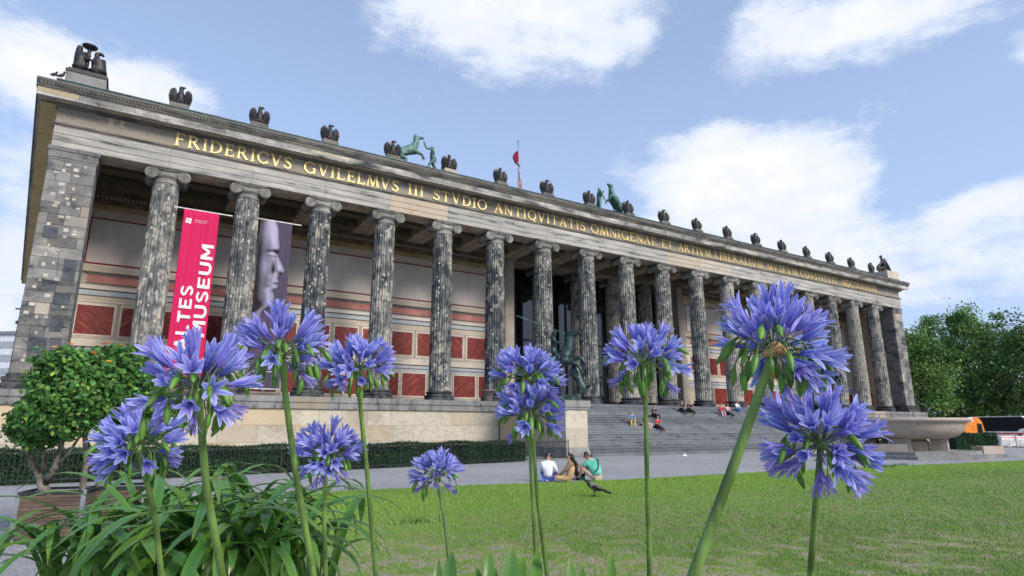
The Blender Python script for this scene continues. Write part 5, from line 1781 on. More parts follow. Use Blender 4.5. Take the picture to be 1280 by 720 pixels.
# ------------------------------------------------------------------ crows
def crow(loc, rz, label, bend):
    t = thing('crow', label, 'bird', loc, rz, None, 1.0)
    mb = MB()
    mb.tube([(-0.20, 0, 0.13), (-0.12, 0, 0.155), (0.0, 0, 0.19), (0.09, 0, 0.235), (0.13, 0, 0.27)], [0.02, 0.055, 0.082, 0.066, 0.04], 12)
    mb.build('body', 'crow_grey', t, True)
    mb = MB()
    mb.tube([(0.10, 0, 0.22), (0.135, 0, 0.28 - bend), (0.165, 0, 0.325 - bend), (0.19, 0, 0.335 - bend), (0.205, 0, 0.332 - bend)], [0.052, 0.048, 0.046, 0.036, 0.012], 10)
    mb.tube([(0.195, 0, 0.333 - bend), (0.235, 0, 0.325 - bend), (0.262, 0, 0.312 - bend)], [0.016, 0.011, 0.003], 7)
    mb.build('head', 'crow_black', t, True)
    for s in (-1, 1):
        mb = MB()
        mb.tube([(0.07, 0.055 * s, 0.225), (-0.02, 0.078 * s, 0.20), (-0.14, 0.055 * s, 0.155), (-0.27, 0.02 * s, 0.10)], [0.02, 0.045, 0.032, 0.006], 8)
        mb.build('wing', 'crow_black', t, True)
        mb = MB()
        mb.tube([(0.0, 0.035 * s, 0.13), (0.03, 0.036 * s, 0.06), (0.01, 0.036 * s, 0.004)], [0.022, 0.008, 0.007], 6)
        for a in (-0.4, 0, 0.4, 3.1):
            mb.tube([(0.01, 0.036 * s, 0.006), (0.01 + 0.05 * math.cos(a), 0.036 * s + 0.05 * math.sin(a), 0.003)], [0.007, 0.004], 5)
        mb.build('leg', 'crow_black', t, True)
    mb = MB(); mb.tube([(-0.16, 0, 0.145), (-0.27, 0, 0.10), (-0.37, 0, 0.055)], [0.03, 0.035, 0.022], 8); mb.build('tail', 'crow_black', t, True)


LAWN_Z = 0.10
crow(at_z(744, 620, LAWN_Z + 0.02), R(148), 'hooded crow with grey body standing on the lawn before the three friends', 0.0)
crow(at_z(523, 607, LAWN_Z + 0.02), R(160), 'dark crow pecking at the far lawn edge below the smallest flower head', 0.12)

# ------------------------------------------------------------------ granite bowl
bc = at(1128, 540, 36.5)
BX, BY_ = bc.x, bc.y
t = thing('granite_bowl', 'huge shallow granite bowl on stone supports in front of the far pier', 'bowl', (BX, BY_, 0))
mb = MB()
prof = [(0.0, 1.03), (1.6, 1.04), (2.25, 1.08), (2.70, 1.22), (3.00, 1.48), (3.16, 1.78), (3.22, 1.98), (3.40, 2.03), (3.46, 2.09), (3.46, 2.18), (3.40, 2.23), (3.22, 2.23), (3.05, 2.05), (2.6, 1.60), (1.8, 1.38), (0.0, 1.25)]
mb.lathe(prof, 72)
o = mb.build('basin', 'granite', t, True)
for a in (20, 110, 200, 290):
    mb = MB()
    d = Vector((math.cos(R(a)), math.sin(R(a)), 0)); s = Vector((-d.y, d.x, 0)); u = Vector((0, 0, 1))
    mb.rbox(d * 1.75 + u * 0.78, (d, s, u), (0.42, 0.55, 0.40)); mb.rbox(d * 1.75 + u * 1.08, (d, s, u), (0.34, 0.46, 0.12))
    mb.build('support', 'granite', t)
mb = MB(); mb.lathe([(1.35, 0.27), (1.35, 0.90), (1.2, 1.03)], 8); mb.build('support', 'granite', t)
for (r, z0, z1) in ((4.3, 0.0, 0.20), (3.75, 0.202, 0.40)):
    mb = MB(); mb.lathe([(r, z0), (r, z1 - 0.01), (r - 0.02, z1), (0.0, z1)], 8, (0, 0, 0), R(-12), R(348)); mb.build('platform_step', 'plinth_stone', t)
dirc = (CAM - Vector((BX, BY_, 1.6))).normalized(); dirc.z = 0; side = Vector((-dirc.y, dirc.x, 0))
mb = MB(); mb.rbox(dirc * 2.6 + side * -1.1 + Vector((0, 0, 0.60)), (side, dirc, Vector((0, 0, 1))), (1.25, 0.35, 0.20)); mb.build('stone_seat', 'granite', t)
p = at_z(1236, 571, 0.0)
t = thing('stone_bench', 'low stone block bench on a step beside the granite bowl', 'bench', (p.x, p.y, 0), R(-20))
mb = MB(); mb.box(-1.6, 1.6, -0.7, 0.7, 0, 0.14, 0.01); mb.build('step', 'plinth_stone', t)
mb = MB(); mb.box(-0.75, 0.75, -0.4, 0.4, 0.142, 0.62, 0.02); mb.build('seat', 'granite', t)

# ------------------------------------------------------------------ planter pot on the podium
p = at_y(597, 500, -0.55)
t = thing('planter_pot', 'plain grey round pot standing on the podium beside a column base', 'pot', (26.0, -0.75, ZS))
mb = MB(); mb.lathe([(0.30, 0), (0.33, 0.05), (0.46, 0.72), (0.52, 0.73), (0.52, 0.82), (0.46, 0.82), (0.42, 0.70), (0.0, 0.70)], 20); mb.build('pot', 'pot_clay', t, True)

# ------------------------------------------------------------------ vehicles by the trees
q = at(1210, 545, 60)
AWAY = math.atan2(FWD.y, FWD.x)
def rz_view(a):
    return AWAY - math.pi / 2 + R(a)       # local +y away from the camera, turned by a


t = thing('orange_truck', 'orange truck cab with slanting front parked behind the clipped hedge', 'truck', (q.x, q.y, 0), rz_view(0))
mb = MB(); mb.prism([(-1.12, 0.55), (1.02, 0.55), (0.98, 1.5), (0.86, 2.3), (0.55, 2.72), (-0.45, 2.72), (-0.80, 2.0)], -1.0, 1.0); mb.build('cab', 'orange_paint', t)
mb = MB(); mb.prism([(0.28, 1.25), (0.82, 1.22), (0.76, 2.12), (0.34, 2.15)], -1.02, -0.99); mb.build('window', 'dark_glass', t)
mb = MB(); mb.prism([(-0.58, 2.30), (0.0, 2.30), (0.0, 2.74), (-0.42, 2.74)], -1.015, -0.5); mb.build('roof_box', 'white_paint', t)
for x in (-0.65, 0.6):
    mb = MB(); mb.tube([(x, -1.03, 0.48), (x, -0.75, 0.48)], 0.48, 18); w = mb.build('wheel', 'rubber', t)
    mb = MB(); mb.tube([(x, -1.045, 0.48), (x, -1.0, 0.48)], 0.24, 14); mb.build('rim', 'steel_grey', w)
q = at(1254, 540, 74)
t = thing('coach', 'long coach with dark windows and pale rounded roof behind the barriers', 'bus', (q.x, q.y, 0), rz_view(-48))
t.scale = (0.66, 1, 1)
mb = MB(); mb.prism([(-4.0, 0.4), (4.2, 0.4), (4.3, 1.1), (4.15, 2.2), (3.7, 2.95), (3.2, 3.12), (-3.9, 3.12), (-4.0, 3.0)], -1.2, 1.2); mb.build('body', 'white_paint', t)
mb = MB(); mb.prism([(-3.98, 1.35), (2.4, 1.35), (2.75, 1.6), (3.75, 1.75), (3.95, 2.1), (3.60, 2.86), (3.2, 3.03), (-3.98, 3.03)], -1.23, -1.19); mb.build('window_band', 'dark_glass', t)
mb = MB(); mb.box(-3.9, 4.05, -1.225, -1.19, 1.0, 1.16); mb.build('stripe', 'red_paint', t)
for x in (-2.8, 2.6):
    mb = MB(); mb.tube([(x, -1.24, 0.5), (x, -0.9, 0.5)], 0.5, 18); w = mb.build('wheel', 'rubber', t)
    mb = MB(); mb.tube([(x, -1.255, 0.5), (x, -1.2, 0.5)], 0.26, 14); mb.build('rim', 'steel_grey', w)
NB = 0
for k, px in enumerate((1260, 1279, 1299)):
    q = at(px, 551, 56 - k * 1.2)
    t = thing('roadworks_barrier', ('red and white striped plastic barrier nearest the clipped hedge', 'red and white striped plastic barrier in the middle of its line', 'red and white striped barrier at the frame edge')[k], 'barrier', (q.x, q.y, 0), rz_view(8), 'striped barriers by the coach')
    mb = MB(); mb.box(-0.68, 0.68, -0.03, 0.03, 0.05, 1.0); mb.build('panel', 'white_paint', t)
    for j in range(6):
        mb = MB(); x = -0.60 + 0.22 * j
        mb.prism([(x, 0.78), (x + 0.11, 0.78), (x + 0.13, 0.94), (x + 0.02, 0.94)], -0.036, -0.028); mb.build('red_stripe', 'red_paint', t)
    mb = MB()
    for j in range(12):
        mb.box(-0.64 + 0.11 * j, -0.60 + 0.11 * j, -0.036, -0.029, 0.1, 0.68)
    mb.build('ribs', 'steel_grey', t)
    for x in (-0.5, 0.5):
        mb = MB(); mb.box(x - 0.12, x + 0.12, -0.3, 0.3, 0, 0.08); mb.build('foot', 'rubber', t)

# ------------------------------------------------------------------ far house and mast at the left edge
t = thing('distant_building', 'pale distant building with banded windows beyond the near corner of the museum', 'building', tuple(at(-40, 500, 150))[:2] + (0,), rz_view(-6))
mb = MB(); mb.box(-24, 24, -6, 6, 0, 24.5); mb.build('wall', 'far_facade', t)
for k in range(7):
    mb = MB(); mb.box(-23.5, 23.5, -6.12, -5.98, 2 + 3.2 * k, 3.6 + 3.2 * k); mb.build('window', 'far_window', t)
mb = MB(); mb.box(-24.5, 24.5, -6.5, 6.5, 24.5, 25.2); mb.build('roof', 'steel_grey', t)
q = at(-2, 540, 120)
t = thing('lamp_mast', 'thin dark mast at the frame edge beyond the museum corner', 'lamp', (q.x, q.y, 0))
mb = MB(); mb.tube([(0, 0, 0), (0, 0, 26), (0, 0, 30)], [0.22, 0.14, 0.06], 8); mb.build('pole', 'iron_black', t)
mb = MB(); mb.box(-0.5, 0.9, -0.2, 0.2, 23.2, 23.9); mb.box(-0.9, 0.5, -0.15, 0.15, 26.2, 26.5); mb.build('lamp_head', 'iron_black', t)
# paper scrap at the foot of the steps
q = at_z(855.5, 569.5, 0.02)
mb = MB(); mb.add([(-0.16, -0.1, 0), (0.15, -0.12, 0.02), (0.17, 0.1, 0.0), (-0.13, 0.12, 0.03), (0.0, 0.0, 0.14)], [(0, 1, 4), (1, 2, 4), (2, 3, 4), (3, 0, 4)])
o = mb.build('paper_scrap', 'white_paint'); o.location = (q.x, q.y, 0.004); tag(o, 'crumpled white paper lying at the foot of the steps', 'litter')

# ------------------------------------------------------------------ hedge and iron railing
HA, HB = Vector((-9.0, -16.05, 0)), Vector((22.55, -11.07, 0))
hd = (HB - HA).normalized(); hn = Vector((hd.y, -hd.x, 0))       # hn points to the camera side
Lh = (HB - HA).length


def hedge_mesh(name, A, d, nrm, L, W, H, n, leaf, mat='foliage'):
    """clipped hedge: leaves packed on a box, uneven by a few centimetres; dark inside"""
    s = nrg.uniform(0, 1, n)
    area = np.array([H, W, H * 0.5]); area = area / area.sum()
    face = nrg.choice(3, n, p=area)
    u = s * L
    wob = 0.05 * np.sin(u * 1.7) + 0.04 * np.sin(u * 4.3 + 1)
    v = np.where(face == 0, nrg.normal(0, 0.03, n), np.where(face == 1, nrg.uniform(-W, 0, n), -W + nrg.normal(0, 0.03, n)))
    z = np.where(face == 1, H + 0.04 * np.sin(u * 2.1) + nrg.normal(0, 0.035, n), nrg.uniform(0.02, H, n))
    v = v + np.where(face == 0, wob - 0.02, 0)
    C = np.array(A)[None] + u[:, None] * np.array(d)[None] + v[:, None] * np.array(nrm)[None]
    C[:, 2] += z
    N = np.where((face == 1)[:, None], np.array([[0, 0, 1.0]]), np.array(nrm)[None] * np.where(face == 0, 1, -1)[:, None])
    patch = 0.5 + 0.5 * np.sin(u * 0.9 + 2 * z) * np.sin(u * 2.7)
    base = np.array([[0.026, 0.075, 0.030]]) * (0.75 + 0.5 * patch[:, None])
    return leaf_cloud(name, C, leaf, mat, base, 0.35, N=N * 0.8, up=0.15)


t = thing('clipped_hedge', 'long low dark green clipped hedge behind the iron railing under the podium wall', 'hedge')
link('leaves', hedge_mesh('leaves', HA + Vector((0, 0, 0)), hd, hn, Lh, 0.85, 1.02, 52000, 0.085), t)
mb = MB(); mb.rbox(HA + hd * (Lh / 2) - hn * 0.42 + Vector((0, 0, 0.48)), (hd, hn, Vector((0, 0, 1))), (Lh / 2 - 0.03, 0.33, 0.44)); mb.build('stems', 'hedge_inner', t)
t = thing('iron_railing', 'low black iron railing running in front of the clipped hedge', 'railing')
RA, RB = HA + hn * 0.28, HB + hd * 2.95 + hn * 0.28
Lr = (RB - RA).length
mb = MB()
k = 0.0
while k < Lr:
    p = RA + hd * k
    mb.rbox(p + Vector((0, 0, 0.55)), (hd, hn, Vector((0, 0, 1))), (0.009, 0.009, 0.50))
    mb.tube([p + Vector((0, 0, 1.05)), p + Vector((0, 0, 1.13))], [0.016, 0.002], 4, False)
    k += 0.135
tag(mb.build('bars', 'iron_black', t), kind='stuff')
for z in (0.14, 0.98):
    mb = MB(); mb.rbox((RA + RB) / 2 + Vector((0, 0, z)), (hd, hn, Vector((0, 0, 1))), (Lr / 2, 0.016, 0.018)); mb.build('rail', 'iron_black', t)
pm = MB(); pm.box(-0.02, 0.02, -0.02, 0.02, 0, 1.06); pm.tube([(0, 0, 1.06), (0, 0, 1.14)], [0.025, 0.005], 6)
pme = pm.mesh('post', 'iron_black')
for k in range(13):
    link('post', pme, t, RA + hd * (Lr - 0.05 - k * 2.7))
# hedge round the parking place at the far right
q = at(1195, 556, 47)
hd2 = Vector((math.cos(AWAY - math.pi / 2 + R(4)), math.sin(AWAY - math.pi / 2 + R(4)), 0)); hn2 = Vector((hd2.y, -hd2.x, 0))
t = thing('clipped_hedge', 'short dark box hedge between the granite bowl and the striped barriers', 'hedge')
link('leaves', hedge_mesh('leaves', Vector((q.x, q.y, 0)), hd2, hn2, 3.6, 1.2, 1.25, 9000, 0.11), t)
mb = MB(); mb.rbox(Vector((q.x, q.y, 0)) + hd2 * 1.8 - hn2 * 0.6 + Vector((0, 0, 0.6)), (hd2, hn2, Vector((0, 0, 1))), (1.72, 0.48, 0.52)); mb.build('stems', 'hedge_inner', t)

# ------------------------------------------------------------------ trees beyond the museum
def big_tree(loc, H, W, label, tone, seed, low=0.12):
    global nrg
    nrg = np.random.default_rng(seed)
    r = random.Random(seed)
    t = thing('broadleaf_tree', label, 'tree', loc, r.uniform(0, 6.28), 'trees beyond the museum')
    mb = MB()
    mb.tube([(0, 0, 0), (0.1, 0, H * 0.2), (0.0, 0.15, H * 0.45), (0, 0, H * 0.8)], [H * 0.026, H * 0.021, H * 0.014, 0.05], 9)
    tips = []
    for k in range(15):
        z = H * r.uniform(0.16, 0.74)
        a = r.uniform(0, 6.28)
        e = W * r.uniform(0.22, 0.42)
        tip = Vector((e * math.cos(a), e * math.sin(a), z + e * r.uniform(0.3, 0.9)))
        mb.tube([(0, 0.05, z), Vector((tip.x * 0.5, tip.y * 0.5, z + (tip.z - z) * 0.35)), tip], [H * 0.010, H * 0.006, 0.03], 6)
        tips.append(tip)
    mb.build('trunk', 'bark_dark', t)
    # clumps: round the limb tips and over the crown's envelope
    cl = [np.array(p) for p in tips]
    for k in range(74):
        a, zf = r.uniform(0, 6.28), r.uniform(low, 0.98)
        rad = W * 0.5 * (math.sin(math.pi * min(1, max(0.02, (zf - low * 0.5) / 1.0)) ** 0.75)) ** 0.7 * r.uniform(0.35, 1.06)
        cl.append(np.array([rad * math.cos(a), rad * math.sin(a), H * zf * r.uniform(0.94, 1.03)]))
    C, B = [], []
    for c in cl:
        n = r.randint(70, 150)
        s = W * r.uniform(0.055, 0.115)
        q = nrg.normal(size=(n, 3)) * np.array([s, s, s * 0.62]) + c
        C.append(q)
        k = r.uniform(0.6, 1.45)
        warm = r.random()
        B.append(np.repeat(np.array([[tone[0] * k * (0.85 + 0.45 * warm), tone[1] * k, tone[2] * k]]), n, 0))
    C, B = np.concatenate(C), np.concatenate(B)
    C[:, 2] = np.maximum(C[:, 2], 0.6)
    link('crown', leaf_cloud('crown', C, 0.42, 'foliage', B, 0.28, aspect=0.7, up=0.6), t)


for i, (px, dep, H, W, tone, lab) in enumerate((
        (1158, 92, 17.6, 9.0, (0.095, 0.20, 0.048), 'leafy green tree standing right against the far pier of the museum'),
        (1190, 112, 22.6, 9.0, (0.09, 0.19, 0.052), 'tall loose tree with sky gaps, second from the far pier'),
        (1222, 96, 20.4, 10.5, (0.10, 0.205, 0.048), 'broad bushy tree rising above the orange truck'),
        (1262, 104, 21.4, 10.5, (0.082, 0.18, 0.048), 'dense tree rising above the coach'),
        (1300, 90, 18.6, 10.5, (0.070, 0.14, 0.040), 'dark tree cut by the frame edge above the barriers'),
        (1140, 128, 21.0, 10.0, (0.070, 0.14, 0.036), 'shaded tree half hidden behind the far pier'),
        (1240, 130, 24.5, 12.0, (0.065, 0.13, 0.038), 'tall tree filling the gap behind the front row of trees'))):
    q = at(px, 540, dep)
    big_tree((q.x, q.y, 0), H, W, lab, tone, 40 + i)
nrg = np.random.default_rng(77)
# low shrubbery under them
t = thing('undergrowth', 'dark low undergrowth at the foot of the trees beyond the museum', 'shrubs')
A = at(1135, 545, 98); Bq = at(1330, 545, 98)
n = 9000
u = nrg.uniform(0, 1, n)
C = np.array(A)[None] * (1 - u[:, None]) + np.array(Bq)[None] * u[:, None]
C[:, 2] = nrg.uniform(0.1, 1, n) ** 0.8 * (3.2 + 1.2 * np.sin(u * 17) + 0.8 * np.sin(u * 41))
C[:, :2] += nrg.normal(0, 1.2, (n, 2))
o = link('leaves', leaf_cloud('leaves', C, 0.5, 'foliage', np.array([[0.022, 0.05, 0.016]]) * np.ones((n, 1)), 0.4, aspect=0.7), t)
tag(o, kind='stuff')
# far house glimpsed between the trunks
q = at(1245, 545, 190)
t = thing('distant_building', 'pale house front glimpsed between the trees beyond the coach', 'building', (q.x, q.y, 0), rz_view(0))
mb = MB(); mb.box(-16, 18, 0, 12, 0, 24); mb.build('wall', 'far_facade', t)
wm = MB(); wm.box(-0.8, 0.8, -0.08, 0.1, 0, 2.0); wme = wm.mesh('window', 'far_window')
for i in range(9):
    for j in range(6):
        link('window', wme, t, (-14 + 3.6 * i, 0, 2 + 3.6 * j))
mb = MB(); mb.prism([(-16.5, 24), (18.5, 24), (15, 28), (-13, 28)], -0.5, 12.5); mb.build('roof', 'bark_dark', t)

# ------------------------------------------------------------------ lawn
ed = [(at_z(px, py, LAWN_Z)) for px, py in ((390, 615.5), (600, 606), (770, 600), (960, 589.5), (1140, 581.5), (1280, 575.5))]
poly = [(-0.5 + ed[0].x, ed[0].y)] + [(p.x, p.y) for p in ed] + [(ed[-1].x + 30, ed[-1].y - 3), (80, -60), (2.6, -60), (4.6, -36)]
mb = MB()
n = len(poly)
mb.add([(x, y, LAWN_Z) for x, y in poly] + [(x, y, -0.05) for x, y in poly], [tuple(range(n - 1, -1, -1))] + [(i, (i + 1) % n, (i + 1) % n + n, i + n) for i in range(n)])
lawn = mb.build('lawn', 'lawn_soil')
tag(lawn, kind='structure')


def in_poly(X, Y):
    c = np.zeros(len(X), bool)
    for i in range(n):
        x0, y0 = poly[i]; x1, y1 = poly[(i + 1) % n]
        k = ((y0 > Y) != (y1 > Y)) & (X < (x1 - x0) * (Y - y0) / (y1 - y0 + 1e-12) + x0)
        c ^= k
    return c


def vnoise(X, Y, s, seed):
    r = np.random.default_rng(seed)
    out = 0
    for k in range(5):
        a, f_, ph = r.uniform(0, 6.28), s * r.uniform(0.6, 1.8), r.uniform(0, 6.28)
        out = out + np.sin((X * math.cos(a) + Y * math.sin(a)) * f_ + ph + 1.3 * np.sin((X * math.sin(a) - Y * math.cos(a)) * f_ * 0.7 + ph))
    return out / 5


# blades: thick near the camera, thinner further off, bare where the turf is worn
M = 620000
dep = 5.8 * (46 / 5.8) ** nrg.uniform(0, 1, M)
ang = nrg.uniform(-0.80, 0.80, M)
az = YAW + ang
X = CAM.x + dep * np.sin(az); Y = CAM.y + dep * np.cos(az)
far = np.clip((dep - 7) / 10, 0, 1)
wear = vnoise(X, Y, 1.6, 3) * 0.6 + vnoise(X, Y, 5.5, 4) * 0.5
worn = (wear > -0.22 + np.clip((dep - 7.4) / 4.6, 0, 1) * 0.95) & (nrg.uniform(0, 1, M) < 0.80)
k = in_poly(X, Y) & ~worn
X, Y, dep, wear = X[k], Y[k], dep[k], wear[k]
m = len(X)
tuft = 0.5 + 0.5 * vnoise(X, Y, 9.0, 8)
Hh = nrg.uniform(0.014, 0.034, m) * (0.7 + 0.9 * tuft) * (1 + 0.3 * (vnoise(X, Y, 0.8, 9) > 0.3))
Wd = 0.0010 + 0.00036 * dep
a = nrg.uniform(0, 6.28, m)
lx, ly = nrg.normal(0, 0.55, m) * Hh, nrg.normal(0, 0.55, m) * Hh
P0 = np.stack([X - Wd * np.cos(a), Y - Wd * np.sin(a), np.full(m, LAWN_Z - 0.002)], 1)
P1 = np.stack([X + Wd * np.cos(a), Y + Wd * np.sin(a), np.full(m, LAWN_Z - 0.002)], 1)
P2 = np.stack([X + lx * 1.3, Y + ly, LAWN_Z + Hh], 1)
V = np.stack([P0, P1, P2], 1).reshape(-1, 3)
F = np.arange(m * 3).reshape(m, 3)
tone = vnoise(X, Y, 0.55, 12)[:, None]
kk = np.exp(nrg.normal(0, 0.20, (m, 1)))
nearside = np.clip((-27.0 - Y) / 5.0, 0, 1)[:, None]          # view-angle shading put into the blade colour, darker on the near side
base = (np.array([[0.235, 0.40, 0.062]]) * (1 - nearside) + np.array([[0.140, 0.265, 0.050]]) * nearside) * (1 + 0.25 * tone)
dryb = np.array([[0.34, 0.30, 0.16]])
mixd = (nrg.uniform(0, 1, (m, 1)) < 0.06 + 0.26 * (wear[:, None] > -0.1) * (1 - np.clip((dep[:, None] - 8) / 8, 0, 1)))
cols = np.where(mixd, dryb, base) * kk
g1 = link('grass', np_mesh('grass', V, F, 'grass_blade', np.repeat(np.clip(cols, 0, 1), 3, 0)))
tag(g1, 'short mown grass with worn dry patches on the near side', 'grass', None, 'stuff')
# taller tufts: on the far edge and here and there
tp = [at_z(px, py, LAWN_Z) for px, py in ((515, 654), (1100, 583), (1118, 583), (1110, 584), (440, 612), (1128, 582), (1090, 585))]
mb = MB()
for p in tp:
    for j in range(46):
        x, y = p.x + rnd.gauss(0, 0.16), p.y + rnd.gauss(0, 0.12)
        h = rnd.uniform(0.07, 0.17)
        a = rnd.uniform(0, 6.28)
        c = (0.05 * rnd.uniform(0.6, 1.4), 0.13 * rnd.uniform(0.6, 1.4), 0.02)
        mb.add([(x - 0.01 * math.cos(a), y - 0.01 * math.sin(a), LAWN_Z), (x + 0.01 * math.cos(a), y + 0.01 * math.sin(a), LAWN_Z), (x + rnd.gauss(0, 0.05), y + rnd.gauss(0, 0.05), LAWN_Z + h)], [(0, 1, 2)], c)
tag(mb.build('grass_tufts', 'grass_blade'), 'taller dark grass tufts along the lawn edge', 'grass', None, 'stuff')

# ------------------------------------------------------------------ potted lantana trees
def tub(loc, rz, label, w=0.44, h=0.72):
    t = thing('wooden_tub', label, 'planter', loc, rz, 'wooden tubs')
    z, hh = 0.05, (h - 0.10) / 11
    for k in range(11):
        for (ax_, sg) in (('x', -1), ('x', 1), ('y', -1), ('y', 1)):
            mb = MB()
            j = rnd.uniform(0, 0.004)
            z0, z1 = z + k * hh + 0.003, z + (k + 1) * hh - 0.003
            if ax_ == 'x':
                mb.box(-w + 0.03, w - 0.03, sg * (w - 0.012) - 0.012 - (j if sg < 0 else -j), sg * (w - 0.012) + 0.012, z0, z1)
            else:
                mb.box(sg * (w - 0.012) - 0.012, sg * (w - 0.012) + 0.012, -w + 0.032, w - 0.032, z0, z1)
            mb.build('slat', 'tub_wood', t)
    for sx in (-1, 1):
        for sy in (-1, 1):
            mb = MB(); mb.box(sx * (w - 0.015) - 0.03, sx * (w - 0.015) + 0.03, sy * (w - 0.015) - 0.03, sy * (w - 0.015) + 0.03, 0, h + 0.01)
            mb.build('corner_post', 'steel_grey', t)
    mb = MB()
    for sg in (-1, 1):
        mb.box(-w + 0.018, w - 0.018, sg * w - 0.028, sg * w + 0.020, h - 0.04, h)
        mb.box(sg * w - 0.026, sg * w + 0.018, -w + 0.03, w - 0.03, h - 0.041, h - 0.002)
    mb.build('top_rail', 'hall_metal', t)
    mb = MB(); mb.box(-w + 0.025, w - 0.025, -w + 0.025, w - 0.025, 0.06, h - 0.09); mb.build('soil', 'soil', t)
    return t


def lantana(loc, stems, lobes, label, n, seed):
    global nrg
    nrg = np.random.default_rng(seed)
    t = thing('lantana_tree', label, 'shrub', loc, 0, 'potted lantanas')
    mb = MB()
    for pts, r0, r1 in stems:
        k = len(pts)
        mb.tube(pts, [r0 + (r1 - r0) * i / (k - 1) for i in range(k)], 9)
    mb.build('trunk', 'bark', t, True)
    C, N, B = [], [], []
    for (c, rx, rz_, share) in lobes:
        m = int(n * share)
        d = nrg.normal(size=(m, 3)); d /= np.linalg.norm(d, axis=1)[:, None]
        lump = 1 + 0.10 * np.sin(d[:, 0] * 6 + seed) * np.sin(d[:, 1] * 7) + 0.08 * np.sin(d[:, 2] * 11 + d[:, 0] * 9)
        rad = np.where(nrg.uniform(0, 1, m) < 0.72, nrg.normal(0.95, 0.10, m), nrg.uniform(0.25, 0.9, m)) * lump
        P = d * rad[:, None] * np.array([rx, rx, rz_]) + np.array(c)
        C.append(P); N.append(d)
        cl = 0.5 + 0.5 * np.sin(P[:, 0] * 9 + 1.3 * np.sin(P[:, 2] * 11)) * np.sin(P[:, 1] * 8 + P[:, 2] * 7)
        yl = (nrg.uniform(0, 1, m) < 0.10)[:, None]
        B.append(np.where(yl, np.array([[0.17, 0.26, 0.04]]), np.array([[0.075, 0.195, 0.045]]) * (0.7 + 0.7 * cl[:, None])))
    link('crown', leaf_cloud('crown', np.concatenate(C), 0.085, 'foliage', np.concatenate(B), 0.30, aspect=0.68, up=0.35, N=np.concatenate(N) * 0.9), t)
    return t


def lantana_flowers(t, spots):
    mats = ['lantana_orange', 'lantana_yellow']
    for i, p in enumerate(spots):
        mb = MB()
        for k in range(12):
            a = 2.4 * k; r = 0.006 * k ** 0.5 * 1.5
            mb.ball((r * math.cos(a) * 1.3, r * math.sin(a) * 1.3, 0.012 - 0.3 * r), 0.009, 5, 4)
        o = mb.build('flower_cluster', mats[1 if i % 3 == 1 else 0], t)
        o.location = p


plain('lantana_orange', (0.62, 0.10, 0.015), 0.6, var=0.2, scale=60)
plain('lantana_yellow', (0.75, 0.36, 0.03), 0.6, var=0.2, scale=60)
T1 = at_z(66, 676, 0.0)
tub((T1.x, T1.y + 0.42, 0), R(-14), 'square slatted wooden tub with steel corners under the lantana nearest the frame edge')
q1 = Vector((T1.x, T1.y + 0.42, 0))


def rel(px, py, dep, o):
    return at(px, py, dep) - o


d1 = (q1 - CAM).dot(FWD)
st = [([rel(58, 640, d1, q1), rel(57, 618, d1, q1), rel(52, 600, d1, q1)], 0.085, 0.075), ([rel(53, 606, d1, q1), rel(40, 580, d1, q1), rel(35, 560, d1, q1), rel(30, 530, d1, q1)], 0.055, 0.025), ([rel(55, 606, d1, q1), rel(70, 582, d1, q1), rel(76, 560, d1, q1), rel(80, 530, d1, q1)], 0.06, 0.03),
      ([rel(50, 600, d1 + 0.1, q1), rel(56, 575, d1 + .1, q1), rel(50, 540, d1, q1)], 0.045, 0.02), ([rel(66, 588, d1, q1), rel(86, 566, d1, q1), rel(100, 545, d1, q1)], 0.03, 0.018),
      ([rel(101, 640, d1 + 0.2, q1), rel(103, 610, d1 + .2, q1), rel(108, 580, d1 + .2, q1), rel(106, 540, d1, q1)], 0.06, 0.035)]
lob = [(tuple(rel(96, 495, d1, q1)), 0.64, 0.60, 0.50), (tuple(rel(50, 530, d1, q1)), 0.42, 0.36, 0.26), (tuple(rel(92, 462, d1, q1)), 0.50, 0.32, 0.24)]
L1 = lantana(q1, st, lob, 'round leafy lantana with several crooked stems and a few orange flowers in a slatted tub', 9000, 3)
lantana_flowers(L1, [rel(px, py, d1 - dz, q1) for px, py, dz in ((88, 430, 0.15), (68, 434, 0.3), (133, 429, 0.2), (117, 441, 0.55), (136, 452, 0.62), (28, 502, 0.35))])
T2 = at(150, 640, d1 + 0.75); q2 = Vector((T2.x, T2.y, 0))
tub(tuple(q2), R(-14), 'square slatted wooden tub half hidden behind the strap leaves')
d2 = (q2 - CAM).dot(FWD)
st = [([rel(127, 660, d2, q2), rel(126, 625, d2, q2), rel(126, 595, d2, q2), rel(131, 570, d2, q2), rel(138, 535, d2, q2)], 0.085, 0.06), ([rel(130, 572, d2, q2), rel(160, 545, d2, q2), rel(180, 525, d2, q2)], 0.04, 0.02), ([rel(127, 590, d2, q2), rel(112, 560, d2, q2), rel(105, 540, d2, q2)], 0.035, 0.02)]
lob = [(tuple(rel(145, 485, d2, q2)), 0.66, 0.62, 0.5), (tuple(rel(190, 522, d2, q2)), 0.56, 0.42, 0.3), (tuple(rel(150, 455, d2, q2)), 0.42, 0.30, 0.2)]
L2 = lantana(q2, st, lob, 'leafy lantana with one straight grey trunk, partly behind the lowest flower heads', 7500, 8)
lantana_flowers(L2, [rel(px, py, d2 - dz, q2) for px, py, dz in ((152, 432, 0.2),)])
nrg = np.random.default_rng(91)

